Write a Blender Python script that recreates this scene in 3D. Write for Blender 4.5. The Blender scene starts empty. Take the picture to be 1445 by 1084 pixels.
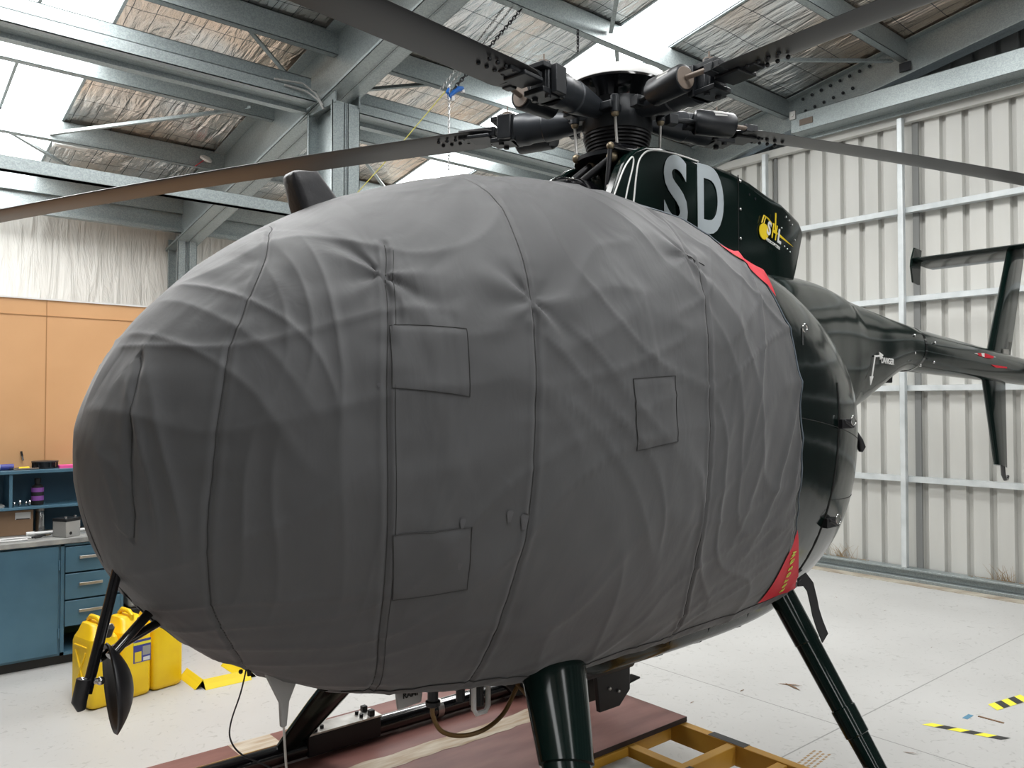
import bpy, math, random
from mathutils import Vector, Matrix, noise, Quaternion
random.seed(7)
C = bpy.context.scene.collection
PI = math.pi
R = math.radians

# ------------------------------------------------------------------ helpers
class MB:
    def __init__(s): s.v = []; s.f = []; s.m = []
    def add(s, vs, fs, mi=0):
        b = len(s.v); s.v += [tuple(v) for v in vs]; s.f += [tuple(b+i for i in f) for f in fs]; s.m += [mi]*len(fs); return s
    def box(s, a, b, mi=0):
        x0,y0,z0 = a; x1,y1,z1 = b
        if x0>x1: x0,x1=x1,x0
        if y0>y1: y0,y1=y1,y0
        if z0>z1: z0,z1=z1,z0
        return s.add([(x0,y0,z0),(x1,y0,z0),(x1,y1,z0),(x0,y1,z0),(x0,y0,z1),(x1,y0,z1),(x1,y1,z1),(x0,y1,z1)],
              [(3,2,1,0),(4,5,6,7),(0,1,5,4),(1,2,6,5),(2,3,7,6),(3,0,4,7)], mi)
    def obox(s, c, ax, ay, az, mi=0):      # oriented box: centre and three half-axis vectors
        c=Vector(c);ax=Vector(ax);ay=Vector(ay);az=Vector(az)
        vs=[c-ax-ay-az,c+ax-ay-az,c+ax+ay-az,c-ax+ay-az,c-ax-ay+az,c+ax-ay+az,c+ax+ay+az,c-ax+ay+az]
        return s.add(vs,[(3,2,1,0),(4,5,6,7),(0,1,5,4),(1,2,6,5),(2,3,7,6),(3,0,4,7)],mi)
    def bar(s, p, q, w, h, up=(0,0,1), mi=0):
        p=Vector(p);q=Vector(q);d=(q-p).normalized();u=Vector(up)
        sd=d.cross(u); 
        if sd.length<1e-4: sd=d.cross(Vector((1,0,0)))
        sd.normalize(); u=sd.cross(d)
        return s.obox((p+q)/2,(q-p)/2,sd*w/2,u*h/2,mi)
    def rings(s, rings, cap=True, mi=0, closed=True):
        n=len(rings[0]); b=len(s.v)
        for r in rings: s.v += [tuple(v) for v in r]
        for i in range(len(rings)-1):
            for j in range(n if closed else n-1):
                k=(j+1)%n
                s.f.append((b+i*n+j,b+i*n+k,b+(i+1)*n+k,b+(i+1)*n+j)); s.m.append(mi)
        if cap:
            s.f.append(tuple(b+j for j in range(n))[::-1]); s.m.append(mi)
            e=b+(len(rings)-1)*n; s.f.append(tuple(e+j for j in range(n))); s.m.append(mi)
        return s
    def cyl(s, p, q, r0, r1=None, n=16, mi=0, sq=1.0):
        r1=r0 if r1 is None else r1
        return s.tube([p,q],[r0,r1],n,mi,sq)
    def tube(s, pts, r, n=10, mi=0, sq=1.0, cap=True):
        pts=[Vector(p) for p in pts]; N=len(pts)
        if not isinstance(r,(list,tuple)): r=[r]*N
        rg=[]; pu=None
        for i,p in enumerate(pts):
            d=(pts[min(i+1,N-1)]-pts[max(i-1,0)])
            d = d.normalized() if d.length>1e-9 else Vector((0,0,1))
            if pu is None:
                pu=Vector((0,0,1)) if abs(d.z)<.9 else Vector((1,0,0))
            a=pu-d*pu.dot(d); a.normalize(); pu=a; c=d.cross(a)
            rg.append([p+(a*math.cos(t)*sq+c*math.sin(t))*r[i] for t in [2*PI*k/n for k in range(n)]])
        return s.rings(rg,cap,mi)
    def lathe(s, prof, o=(0,0,0), n=32, mi=0, axis='Z'):
        rg=[]
        for r,z in prof:
            ring=[]
            for k in range(n):
                t=2*PI*k/n; x=r*math.cos(t); y=r*math.sin(t)
                v={'Z':(x,y,z),'X':(z,x,y),'Y':(y,z,x)}[axis]
                ring.append((o[0]+v[0],o[1]+v[1],o[2]+v[2]))
            rg.append(ring)
        return s.rings(rg,True,mi)
    def prism(s, poly, a, b, axis='Y', mi=0):
        def m(p,t): return {'Y':(p[0],t,p[1]),'X':(t,p[0],p[1]),'Z':(p[0],p[1],t)}[axis]
        return s.rings([[m(p,a) for p in poly],[m(p,b) for p in poly]],True,mi)
    def sphere(s,c,r,n=12,mi=0,sc=(1,1,1)):
        rg=[]
        for i in range(1,n):
            ph=PI*i/n
            rg.append([(c[0]+r*sc[0]*math.sin(ph)*math.cos(2*PI*k/n),c[1]+r*sc[1]*math.sin(ph)*math.sin(2*PI*k/n),c[2]-r*sc[2]*math.cos(ph)) for k in range(n)])
        return s.rings(rg,True,mi)
    def build(s,name,mats,parent=None,smooth=False,bevel=0,seg=2,angle=40,loc=None):
        import bmesh
        me=bpy.data.meshes.new(name); me.from_pydata(s.v,[],s.f)
        if not isinstance(mats,(list,tuple)): mats=[mats]
        for m in mats: me.materials.append(m)
        for p,i in zip(me.polygons,s.m): p.material_index=i
        bm=bmesh.new(); bm.from_mesh(me); bmesh.ops.recalc_face_normals(bm,faces=bm.faces); bm.to_mesh(me); bm.free()
        o=bpy.data.objects.new(name,me); C.objects.link(o)
        if loc: o.location=loc
        if parent is not None: o.parent=parent
        if bevel:
            b=o.modifiers.new('bevel','BEVEL'); b.width=bevel; b.segments=seg; b.limit_method='ANGLE'; b.angle_limit=R(35)
        if smooth or bevel:
            me.polygons.foreach_set('use_smooth',[True]*len(me.polygons))
            try: me.set_sharp_from_angle(angle=R(angle))
            except Exception: pass
        return o

def sm3(pts,n=6):
    out=[]
    for i in range(len(pts)-1):
        p0=pts[max(i-1,0)];p1=pts[i];p2=pts[i+1];p3=pts[min(i+2,len(pts)-1)]
        for k in range(n):
            u=k/n; out.append(tuple(.5*((2*p1[j])+(-p0[j]+p2[j])*u+(2*p0[j]-5*p1[j]+4*p2[j]-p3[j])*u*u+(-p0[j]+3*p1[j]-3*p2[j]+p3[j])*u**3) for j in range(3)))
    return out+[tuple(pts[-1])]
def tag(o,label=None,cat=None,group=None,kind=None):
    if label: o['label']=label
    if cat: o['category']=cat
    if group: o['group']=group
    if kind: o['kind']=kind
    return o
def thing(name,loc,label,cat,group=None,rz=0):
    o=bpy.data.objects.new(name,None); C.objects.link(o); o.location=loc; o.rotation_euler=(0,0,rz)
    o.empty_display_size=.1
    return tag(o,label,cat,group)
def struct(o,label=None): 
    o['kind']='structure'
    if label: o['label']=label
    return o
def text_mesh(name,body,size,mat,parent,mtx,sx=1.0,bold=0.0,ext=.0008,align='CENTER',shear=0):
    cu=bpy.data.curves.new(name,'FONT'); cu.body=body; cu.size=size; cu.extrude=ext; cu.offset=bold; cu.align_x=align; cu.align_y='CENTER'; cu.shear=shear
    cu.resolution_u=6
    t=bpy.data.objects.new(name,cu); C.objects.link(t)
    bpy.context.view_layer.update()
    dg=bpy.context.evaluated_depsgraph_get()
    me=bpy.data.meshes.new_from_object(t.evaluated_get(dg)); 
    bpy.data.objects.remove(t); bpy.data.curves.remove(cu)
    for v in me.vertices: v.co.x*=sx
    me.transform(mtx); me.name=name
    me.materials.clear(); me.materials.append(mat)
    o=bpy.data.objects.new(name,me); C.objects.link(o)
    if parent is not None: o.parent=parent
    return o
def side_mtx(x,y,z,rot=0):   # text standing on a face that looks to -y, reading along +x
    return Matrix.Translation((x,y,z)) @ Matrix.Rotation(PI/2,4,'X') @ Matrix.Rotation(rot,4,'Z')

# ------------------------------------------------------------------ materials
def mat(name,col,rough=.5,metal=0,spec=.5,coat=0,emit=None,es=0,sheen=0):
    m=bpy.data.materials.new(name); m.use_nodes=True; b=m.node_tree.nodes['Principled BSDF']
    b.inputs['Base Color'].default_value=(*col,1); b.inputs['Roughness'].default_value=rough; b.inputs['Metallic'].default_value=metal
    b.inputs['Specular IOR Level'].default_value=spec; b.inputs['Coat Weight'].default_value=coat; b.inputs['Coat Roughness'].default_value=.04
    b.inputs['Sheen Weight'].default_value=sheen
    if emit: b.inputs['Emission Color'].default_value=(*emit,1); b.inputs['Emission Strength'].default_value=es
    return m
def N(m,t,**k):
    n=m.node_tree.nodes.new(t)
    for a,v in k.items():
        if a.startswith('i_'): n.inputs[a[2:].replace('_',' ')].default_value=v
        else: setattr(n,a,v)
    return n
def Lk(m,a,b): m.node_tree.links.new(a,b)
def coords(m,scale=(1,1,1),kind='Object',rot=(0,0,0)):
    t=N(m,'ShaderNodeTexCoord'); mp=N(m,'ShaderNodeMapping'); mp.inputs['Scale'].default_value=scale; mp.inputs['Rotation'].default_value=rot
    Lk(m,t.outputs[kind],mp.inputs['Vector']); return mp.outputs['Vector']
def vary(m,c1,c2,scale=5,detail=4,stretch=(1,1,1),lo=.35,hi=.65,inp='Base Color',dist=0):
    v=coords(m,stretch); n=N(m,'ShaderNodeTexNoise'); n.inputs['Scale'].default_value=scale; n.inputs['Detail'].default_value=detail; n.inputs['Distortion'].default_value=dist
    Lk(m,v,n.inputs['Vector'])
    r=N(m,'ShaderNodeValToRGB'); r.color_ramp.elements[0].position=lo; r.color_ramp.elements[1].position=hi
    r.color_ramp.elements[0].color=(*c1,1); r.color_ramp.elements[1].color=(*c2,1)
    Lk(m,n.outputs['Fac'],r.inputs['Fac']); Lk(m,r.outputs['Color'],m.node_tree.nodes['Principled BSDF'].inputs[inp]); return n,r
def bump(m,scale=50,strength=.2,dist=.01,stretch=(1,1,1),detail=4,kind='noise',distort=0):
    v=coords(m,stretch)
    n=N(m,'ShaderNodeTexNoise'); n.inputs['Scale'].default_value=scale; n.inputs['Detail'].default_value=detail; n.inputs['Distortion'].default_value=distort
    if kind=='ridged':
        n.noise_type='RIDGED_MULTIFRACTAL'
    Lk(m,v,n.inputs['Vector'])
    b=N(m,'ShaderNodeBump'); b.inputs['Strength'].default_value=strength; b.inputs['Distance'].default_value=dist
    p=m.node_tree.nodes['Principled BSDF']
    if p.inputs['Normal'].links: Lk(m,p.inputs['Normal'].links[0].from_socket,b.inputs['Normal'])
    Lk(m,n.outputs['Fac'],b.inputs['Height']); Lk(m,b.outputs['Normal'],p.inputs['Normal']); return b

M={}
# galvanised steel with spangle
m=M['galv']=mat('galvanised_steel',(.42,.47,.48),.42,.55)
v=coords(m,(1,1,1)); vo=N(m,'ShaderNodeTexVoronoi'); vo.inputs['Scale'].default_value=120; Lk(m,v,vo.inputs['Vector'])
no=N(m,'ShaderNodeTexNoise'); no.inputs['Scale'].default_value=2.5; Lk(m,v,no.inputs['Vector'])
mx=N(m,'ShaderNodeMix',data_type='RGBA'); mx.inputs[0].default_value=.30
rp=N(m,'ShaderNodeValToRGB'); rp.color_ramp.elements[0].color=(.25,.285,.29,1); rp.color_ramp.elements[1].color=(.38,.425,.43,1)
rp.color_ramp.elements[0].position=.1; rp.color_ramp.elements[1].position=.9
sp=N(m,'ShaderNodeSeparateColor'); Lk(m,vo.outputs['Color'],sp.inputs[0])
ad=N(m,'ShaderNodeMath',operation='MULTIPLY_ADD'); ad.inputs[1].default_value=.6; Lk(m,sp.outputs[0],ad.inputs[0])
sb=N(m,'ShaderNodeMath',operation='MULTIPLY'); sb.inputs[1].default_value=.4; Lk(m,no.outputs['Fac'],sb.inputs[0]); Lk(m,sb.outputs[0],ad.inputs[2])
Lk(m,ad.outputs[0],rp.inputs['Fac']); Lk(m,rp.outputs['Color'],m.node_tree.nodes['Principled BSDF'].inputs['Base Color'])
# foil insulation with safety mesh
m=M['foil']=mat('roof_foil',(.6,.58,.56),.24,.92)
p=m.node_tree.nodes['Principled BSDF']
n1,r1=vary(m,(.80,.82,.83),(.86,.70,.58),.7,5,(1,1,1),.40,.62,dist=.6)  # warm patches paint reflections of orange board and floor into the foil colour
bump(m,7,.9,.045,(1.3,.25,1),4,distort=.8)
bump(m,24,.55,.012,(1.4,.18,1),3,distort=.4)
t=N(m,'ShaderNodeTexCoord'); sx=N(m,'ShaderNodeSeparateXYZ'); Lk(m,t.outputs['Object'],sx.inputs[0])
nz=N(m,'ShaderNodeTexNoise'); nz.inputs['Scale'].default_value=2.2; Lk(m,t.outputs['Object'],nz.inputs['Vector'])
ws=[]
for ax,per,w in ((0,.17,.0028),(1,.30,.0032)):
    jit=N(m,'ShaderNodeMath',operation='MULTIPLY_ADD'); jit.inputs[1].default_value=.04; Lk(m,nz.outputs['Fac'],jit.inputs[0]); Lk(m,sx.outputs[ax],jit.inputs[2])
    a=N(m,'ShaderNodeMath',operation='PINGPONG'); a.inputs[1].default_value=per/2; Lk(m,jit.outputs[0],a.inputs[0])
    c=N(m,'ShaderNodeMath',operation='LESS_THAN'); c.inputs[1].default_value=w; Lk(m,a.outputs[0],c.inputs[0]); ws.append(c)
mm=N(m,'ShaderNodeMath',operation='MAXIMUM'); Lk(m,ws[0].outputs[0],mm.inputs[0]); Lk(m,ws[1].outputs[0],mm.inputs[1])
mx=N(m,'ShaderNodeMix',data_type='RGBA'); Lk(m,mm.outputs[0],mx.inputs[0]); Lk(m,r1.outputs['Color'],mx.inputs[6]); mx.inputs[7].default_value=(.12,.13,.14,1)
Lk(m,mx.outputs[2],p.inputs['Base Color'])
# wall cladding / liner
m=M['galvl']=mat('light_zinc_steel',(.62,.66,.67),.4,.25); vary(M['galvl'],(.55,.59,.60),(.68,.72,.73),6,5)
m=M['clad']=mat('cladding_paint',(.56,.56,.53),.4,.0,.5); vary(m,(.50,.50,.475),(.58,.58,.55),3,5,(1,1,.2),.3,.7)
m=M['clad_mid']=mat('unseen_wall_dark',(.10,.10,.10),.5)  # unseen front wall, dark so gloss paint reflects less
M['dark_block']=mat('unseen_dark_panel',(.03,.03,.03),.6)  # colour of the unseen panel that darkens boom reflections
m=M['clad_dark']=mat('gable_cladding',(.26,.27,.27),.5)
m=M['liner']=mat('wall_liner_foil',(.74,.74,.71),.45,.0,.6); bump(m,7,.8,.05,(1.6,1,.22),6,distort=.6); vary(m,(.68,.68,.65),(.78,.78,.75),2,4)
# floor
m=M['floor']=mat('painted_concrete',(.58,.575,.56),.42,0,.35)
p=m.node_tree.nodes['Principled BSDF']
n1,r1=vary(m,(.455,.452,.44),(.53,.527,.515),.9,7,(1,1,1),.3,.7)
v=coords(m); n2=N(m,'ShaderNodeTexNoise'); n2.inputs['Scale'].default_value=13; n2.inputs['Detail'].default_value=6; n2.inputs['Distortion'].default_value=2.5; Lk(m,v,n2.inputs['Vector'])
rr=N(m,'ShaderNodeValToRGB'); rr.color_ramp.elements[0].position=.60; rr.color_ramp.elements[1].position=.72; Lk(m,n2.outputs['Fac'],rr.inputs['Fac'])
sc=N(m,'ShaderNodeMath',operation='MULTIPLY'); sc.inputs[1].default_value=.55; Lk(m,rr.outputs['Color'],sc.inputs[0])
mx=N(m,'ShaderNodeMix',data_type='RGBA'); Lk(m,sc.outputs[0],mx.inputs[0]); Lk(m,r1.outputs['Color'],mx.inputs[6]); mx.inputs[7].default_value=(.25,.25,.235,1)
t=N(m,'ShaderNodeTexCoord'); sx=N(m,'ShaderNodeSeparateXYZ'); Lk(m,t.outputs['Object'],sx.inputs[0])
ws=[]
for ax,off,per in ((0,3.945,5.0),(1,2.09,5.0)):
    a=N(m,'ShaderNodeMath',operation='SUBTRACT'); a.inputs[1].default_value=off; Lk(m,sx.outputs[ax],a.inputs[0])
    b=N(m,'ShaderNodeMath',operation='PINGPONG'); b.inputs[1].default_value=per/2; Lk(m,a.outputs[0],b.inputs[0])
    c=N(m,'ShaderNodeMath',operation='LESS_THAN'); c.inputs[1].default_value=.004; Lk(m,b.outputs[0],c.inputs[0]); ws.append(c)
mm=N(m,'ShaderNodeMath',operation='MAXIMUM'); Lk(m,ws[0].outputs[0],mm.inputs[0]); Lk(m,ws[1].outputs[0],mm.inputs[1])
m2=N(m,'ShaderNodeMix',data_type='RGBA'); Lk(m,mm.outputs[0],m2.inputs[0]); Lk(m,mx.outputs[2],m2.inputs[6]); m2.inputs[7].default_value=(.26,.26,.25,1)
Lk(m,m2.outputs[2],p.inputs['Base Color']); bump(m,120,.08,.002)
m=M['apron']=mat('outside_concrete',(.5,.5,.48),.8)
# fabric
m=M['cover']=mat('cover_fabric',(.07,.07,.075),.66,0,.38,sheen=.22)
vary(m,(.056,.057,.060),(.073,.074,.078),2.2,6,(1,1,1),.3,.7); bump(m,900,.12,.0006,(1,1,1),2)
bump(m,3.5,.50,.035,(1,1,.55),2,distort=.9); bump(m,9,.16,.010,(1.3,1,.6),3,distort=1.2)
M['bag']=mat('pouch_fabric',(.02,.02,.023),.5,0,.4,sheen=.2); bump(M['bag'],25,.4,.01)
M['thread']=mat('dark_thread',(.03,.03,.03),.8)
M['hem']=mat('hem_webbing',(.055,.055,.058),.7); bump(M['hem'],30,.3,.006)
M['piping']=mat('grey_blue_piping',(.10,.125,.15),.5)
M['stain']=mat('damp_stain',(.07,.07,.075),.5)
M['red']=mat('red_fabric',(.62,.012,.03),.6,0,.4); bump(M['red'],20,.3,.008)
M['lime']=mat('lime_thread',(.62,.72,.10),.7)
M['strap']=mat('black_webbing',(.008,.008,.009),.7)
# aircraft
m=M['green']=mat('dark_green_gloss_paint',(.0025,.0085,.007),.13,0,.24,coat=0); bump(m,2.2,.10,.03,(1,1,1),2)
m=M['pod']=mat('dark_green_gloss_pod',(.003,.008,.007),.14,0,.28,coat=0); bump(m,3.0,.18,.03,(1,1,1),3)
M['blackg']=mat('gloss_black_paint',(.004,.004,.005),.15,0,.5,coat=.8)
M['blackm']=mat('matte_black_metal',(.012,.012,.014),.45,.2)
m=M['hubm']=mat('oily_dark_metal',(.016,.019,.024),.38,.3); vary(m,(.007,.009,.012),(.022,.024,.027),14,5,(1,1,1),.35,.75)
M['gapg']=mat('door_gap_shade',(.20,.205,.20),.6)  # grey that paints the shadow gaps beside the door posts
M['hubg']=mat('grey_housing',(.024,.028,.034),.40,.2)
m=M['blade']=mat('rotor_blade_paint',(.025,.025,.028),.36,0,.5); vary(m,(.017,.018,.021),(.032,.031,.031),1.2,4,(1,1,1))
M['steel']=mat('bright_steel',(.6,.6,.6),.25,1)
M['brass']=mat('brass_tinted_fitting',(.22,.18,.12),.4,.6)
M['capbeige']=mat('tan_end_cap',(.16,.125,.10),.6)
M['alu']=mat('scuffed_aluminium',(.5,.49,.47),.38,.8); vary(M['alu'],(.32,.31,.29),(.6,.59,.57),9,5)
M['white']=mat('white_marking',(.75,.75,.73),.4)
M['regn']=mat('registration_grey',(.42,.47,.50),.35,0,.5,coat=.5)
M['yel']=mat('yellow_marking',(.85,.62,.02),.4)
M['greyp']=mat('grey_plastic',(.32,.32,.31),.5)
M['cable']=mat('brown_cable',(.16,.09,.025),.5)
M['rubber']=mat('black_rubber',(.01,.01,.01),.7)
# workshop
m=M['orange']=mat('orange_board',(.66,.34,.135),.55); vary(m,(.62,.34,.155),(.70,.395,.19),1.3,4,(1,1,1)); 
M['orange_seam']=mat('board_joint',(.42,.21,.08),.6)
m=M['blue']=mat('blue_cabinet_paint',(.060,.145,.21),.42); vary(m,(.050,.125,.185),(.075,.17,.24),2.5,5)
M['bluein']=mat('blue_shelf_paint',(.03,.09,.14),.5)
m=M['wtop']=mat('worn_worktop',(.2,.21,.21),.5); vary(m,(.13,.14,.15),(.36,.36,.34),7,6,(1,3,1))
M['kick']=mat('dark_kickboard',(.02,.02,.02),.6)
m=M['ywhite']=mat('jerry_can_plastic',(.9,.6,.006),.4,0,.5); vary(m,(.88,.55,.005),(1.0,.70,.008),4,5)
M['ypaint']=mat('yellow_steel_paint',(.88,.66,.02),.4)
m=M['trolley']=mat('worn_yellow_paint',(.5,.26,.035),.45); vary(m,(.46,.24,.03),(.56,.30,.04),6,5)
M['tape_y']=mat('yellow_tape',(.85,.78,.05),.5); M['tape_k']=mat('black_tape',(.03,.03,.03),.5)
M['tape_b']=mat('blue_tape',(.10,.25,.36),.6)
m=M['board']=mat('red_brown_ply',(.20,.075,.06),.5)
vary(m,(.15,.055,.045),(.27,.12,.10),5,7,(.5,2.2,1),.3,.75)
m=M['bare']=mat('bare_worn_wood',(.5,.4,.28),.7); vary(m,(.62,.56,.46),(.34,.22,.12),9,6,(.6,4,1),.3,.75)
M['plyedge']=mat('ply_edge',(.03,.018,.015),.7)
m=M['card']=mat('cardboard',(.30,.19,.11),.8); vary(m,(.27,.17,.10),(.33,.21,.13),6)
M['leafm']=mat('dry_leaf',(.18,.10,.05),.8); M['straw']=mat('dry_grass',(.36,.25,.13),.9)
M['purple']=mat('purple_label',(.25,.08,.35),.4); M['pink']=mat('pink_paper',(.9,.1,.35),.6)
M['ink']=mat('printed_blue',(.05,.06,.3),.5); M['tubewhite']=mat('white_plastic',(.75,.75,.74),.4)
M['sand']=mat('sandy_concrete',(.42,.38,.31),.8); vary(M['sand'],(.30,.25,.19),(.46,.43,.36),6,6)
M['rope']=mat('yellow_cord',(.62,.58,.12),.7); M['hookb']=mat('blue_hook_paint',(.01,.12,.45),.4)
M['chain_dark']=mat('dark_chain_steel',(.03,.03,.035),.4,.6); M['chain']=mat('zinc_chain',(.45,.45,.45),.35,.9)
M['sky_panel']=mat('skylight_sheet',(.9,.95,.97),.5,0,.2,emit=(.95,.985,1),es=6.0)

# ------------------------------------------------------------------ camera
CAMZ=1.627; YAW=R(49.8); PITCH=R(1.35)
cd=bpy.data.cameras.new('camera'); cam=bpy.data.objects.new('camera',cd); C.objects.link(cam)
Fv=Vector((math.cos(YAW)*math.cos(PITCH),math.sin(YAW)*math.cos(PITCH),math.sin(PITCH)))
cam.location=(0,0,CAMZ); cam.rotation_euler=Fv.to_track_quat('-Z','Y').to_euler()
cd.sensor_fit='HORIZONTAL'; cd.sensor_width=36; cd.lens=36*1150/1445; cd.clip_start=.05; cd.clip_end=200
bpy.context.scene.camera=cam

# ------------------------------------------------------------------ hangar shell
Z0,MS=5.592,.171
XE,XW,YN,YS=7.78,-7.5,9.75,-9.5
def roofz(y): return Z0-MS*y if y>-1 else Z0+MS-MS*(-1-y)
struct(MB().box((XW,YS,-.2),(XE+.3,YN+.1,0)).build('floor',M['floor']))
struct(MB().box((-40,-60,-.25),(40,YS,-.01)).build('ground_outside',M['apron']),'pale concrete apron outside the open hangar side')
# skylight strips (x0,x1)
SKY=[(.55,1.62),(5.07,5.73)]
sk=set()
def wr(x,y):
    return .012*noise.noise((x*2.2,y*.8,1.3))+.018*noise.noise((x*.9,y*.5,4.2))
xs=[];x=XW
edges=sorted([e for s_ in SKY for e in s_])
segs=[];cur=XW
for a,b in SKY: segs.append((cur,a)); cur=b
segs.append((cur,XE+.3))
mb=MB()
for a,b in segs:
    nx=max(1,int((b-a)/.12)); 
    for (ya,yb) in ((YS,-1.0),(-1.0,YN)):
        ny=int((yb-ya)/.15)
        vs=[];fs=[]
        for i in range(nx+1):
            for j in range(ny+1):
                x=a+(b-a)*i/nx;y=ya+(yb-ya)*j/ny
                e=0 if i in(0,nx) or j in (0,ny) else 1
                vs.append((x,y,roofz(y)+wr(x,y)*e))
        for i in range(nx):
            for j in range(ny):
                q=i*(ny+1)+j; fs.append((q,q+1,q+ny+2,q+ny+1))
        mb.add(vs,fs)
ce=mb.build('ceiling',M['foil'],smooth=True); struct(ce)
# outer roof sheet that keeps daylight out above the foil
mb=MB()
for a,b in segs:
    for (ya,yb) in ((YS,-1.0),(-1.0,YN)):
        mb.rings([[(a,ya,roofz(ya)+.06),(b,ya,roofz(ya)+.06),(b,ya,roofz(ya)+.09),(a,ya,roofz(ya)+.09)],[(a,yb,roofz(yb)+.06),(b,yb,roofz(yb)+.06),(b,yb,roofz(yb)+.09),(a,yb,roofz(yb)+.09)]])
struct(mb.build('trim_1',M['clad_dark']),'metal roof sheeting above the foil')
for k,(a,b) in enumerate(SKY):
    mb=MB()
    for (ya,yb) in ((YS,-1.0),(-1.0,YN)):
        mb.rings([[(a,ya,roofz(ya)+.02),(b,ya,roofz(ya)+.02),(b,ya,roofz(ya)+.03),(a,ya,roofz(ya)+.03)],[(a,yb,roofz(yb)+.02),(b,yb,roofz(yb)+.02),(b,yb,roofz(yb)+.03),(a,yb,roofz(yb)+.03)]])
    o=struct(mb.build('window_%d'%(k+1),M['sky_panel'])); 
    mb=MB()
    for xx in ([a,b]+([1.13] if k==0 else [])):
        mb.bar((xx,-.9,roofz(-.9)-.004),(xx,YN,roofz(YN)-.004),.022,.012)
    mb.build('skylight_joint',M['galv'],o)
# left wall (white liner), far end walls
mb=MB(); vs=[];fs=[];nx=150;nz=30
for i in range(nx+1):
    for j in range(nz+1):
        x=XW+(XE+.3-XW)*i/nx; z=4.0*j/nz
        vs.append((x,YN+.02*noise.noise((x*5,z*.7,3)),z))
for i in range(nx):
    for j in range(nz):
        q=i*(nz+1)+j; fs.append((q,q+1,q+nz+2,q+nz+1))
mb.add(vs,fs)
struct(mb.build('wall_left',M['liner'],smooth=True))
struct(MB().box((XW,YS-.1,0),(XE+.3,YS,4.6)).build('wall_front',M['clad_mid']),'unseen sheet metal wall added behind the camera, kept dark for dim reflections')  # added to stop light from that side and dim reflections
struct(MB().box((XW-.1,YS,0),(XW,YN,5.8)).build('wall_back',M['clad_dark']),'sheet metal end wall of the hangar')

def corrug(name,x,y0,y1,z0,zf,mt,pitch=.19):
    mb=MB(); pts=[]
    y=y1
    while y>y0:
        for dy,dx in ((0,0),(.118,0),(.130,.042),(.170,.042),(.182,0)):
            pts.append((y-dy,x+dx))
        # small flutes in the pan
        y-=pitch
    out=[]
    for (yy,xx) in pts: out.append((yy,xx))
    vs=[];fs=[]
    for yy,xx in out: vs+= [(xx,yy,z0),(xx,yy,zf(yy))]
    for i in range(len(out)-1): fs.append((2*i,2*i+1,2*i+3,2*i+2))
    mb.add(vs,fs); o=mb.build(name,mt); s=o.modifiers.new('thick','SOLIDIFY'); s.thickness=.004; return struct(o)
corrug('wall_right',7.74,1.3,YN-.05,.05,lambda y:4.30,M['clad'])
struct(MB().box((7.74,YS,0),(7.80,1.3,4.30)).build('reflection_blocker',M['dark_block']),'unseen dark panel added beyond the right picture edge to darken reflections')  # added out of view so boom and pod reflect something dark
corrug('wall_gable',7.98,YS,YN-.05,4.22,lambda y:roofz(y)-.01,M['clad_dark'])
struct(MB().box((7.58,YS,0),(7.70,YN-.1,.035)).box((7.66,YS,.035),(7.72,YN-.1,.115)).box((7.60,YS,.095),(7.66,YN-.1,.115)).build('baseboard_right',M['galv'],bevel=.003),'galvanised bottom guide channel of the sliding doors')
struct(MB().box((7.44,YS,0),(7.575,YN-.1,.006)).build('trim_2',M['sand']),'sandy strip of concrete along the door track')
struct(MB().box((7.66,YS,4.24),(7.73,YN-.1,4.32)).build('trim_3',M['clad'],bevel=.004),'pale angle along the top of the ribbed doors')

def csec_x(x0,x1,y,z,d,w,mt=None):  # C section along x: web at y, flanges toward +y ; z = bottom
    t=.004
    mb=MB().box((x0,y,z),(x1,y+t,z+d)).box((x0,y,z),(x1,y+w,z+t)).box((x0,y,z+d-t),(x1,y+w,z+d))
    mb.box((x0,y+w-t,z),(x1,y+w,z+.02)).box((x0,y+w-t,z+d-.02),(x1,y+w,z+d))
    return mb
# purlins
PN={9.45:'steel roof purlin lowest on the slope, near the white wall',8.2:'steel roof purlin that carries the smoke detector',7.0:'steel roof purlin half hidden behind the long eave beam',5.8:'steel roof purlin just in front of the column line',4.58:'steel roof purlin the chains hang from',3.36:'steel roof purlin crossing above the rotor hub, next up from the chain purlin',2.14:'steel roof purlin above the rotor blade tips',.92:'x',-.3:'steel roof purlin nearest the ridge'}
for y,l in PN.items():
    x1=7.66
    o=csec_x(XW,x1,y,roofz(y)-.20,.185,.07).build('roof_purlin',M['galv'])
    if y<3: o.name='trim_%d'%(6+int(abs(y))); struct(o)
    else: tag(o,l,'roof beam','roof purlins')
# intermediate frame: rafter, column, wall post
def rafter(x0,x1,y0,y1,d,name='rafter'):
    mb=MB(); t=.008
    xm=(x0+x1)/2
    for (a,b) in ((x0,xm-.003),(xm+.003,x1)):
        for (za,zb) in ((-.02-t,-.02),(-d,-d+t)):
            mb.rings([[(a,yy,roofz(yy)+za),(b,yy,roofz(yy)+za),(b,yy,roofz(yy)+zb),(a,yy,roofz(yy)+zb)] for yy in (y0,y1)])
    for xx in (xm-.02,xm+.012):
        mb.rings([[(xx,yy,roofz(yy)-d),(xx+t,yy,roofz(yy)-d),(xx+t,yy,roofz(yy)-.02),(xx,yy,roofz(yy)-.02)] for yy in (y0,y1)])
    for xx in (x0,x1-.005):
        mb.rings([[(xx,yy,roofz(yy)-d),(xx+.005,yy,roofz(yy)-d),(xx+.005,yy,roofz(yy)-d+.03),(xx,yy,roofz(yy)-d+.03)] for yy in (y0,y1)])
    return mb
tag(rafter(2.98,3.24,-1.0,9.7,.56).build('roof_rafter',M['galv']),'wide double-channel steel rafter passing over the column','roof beam')
mb=MB()
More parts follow.
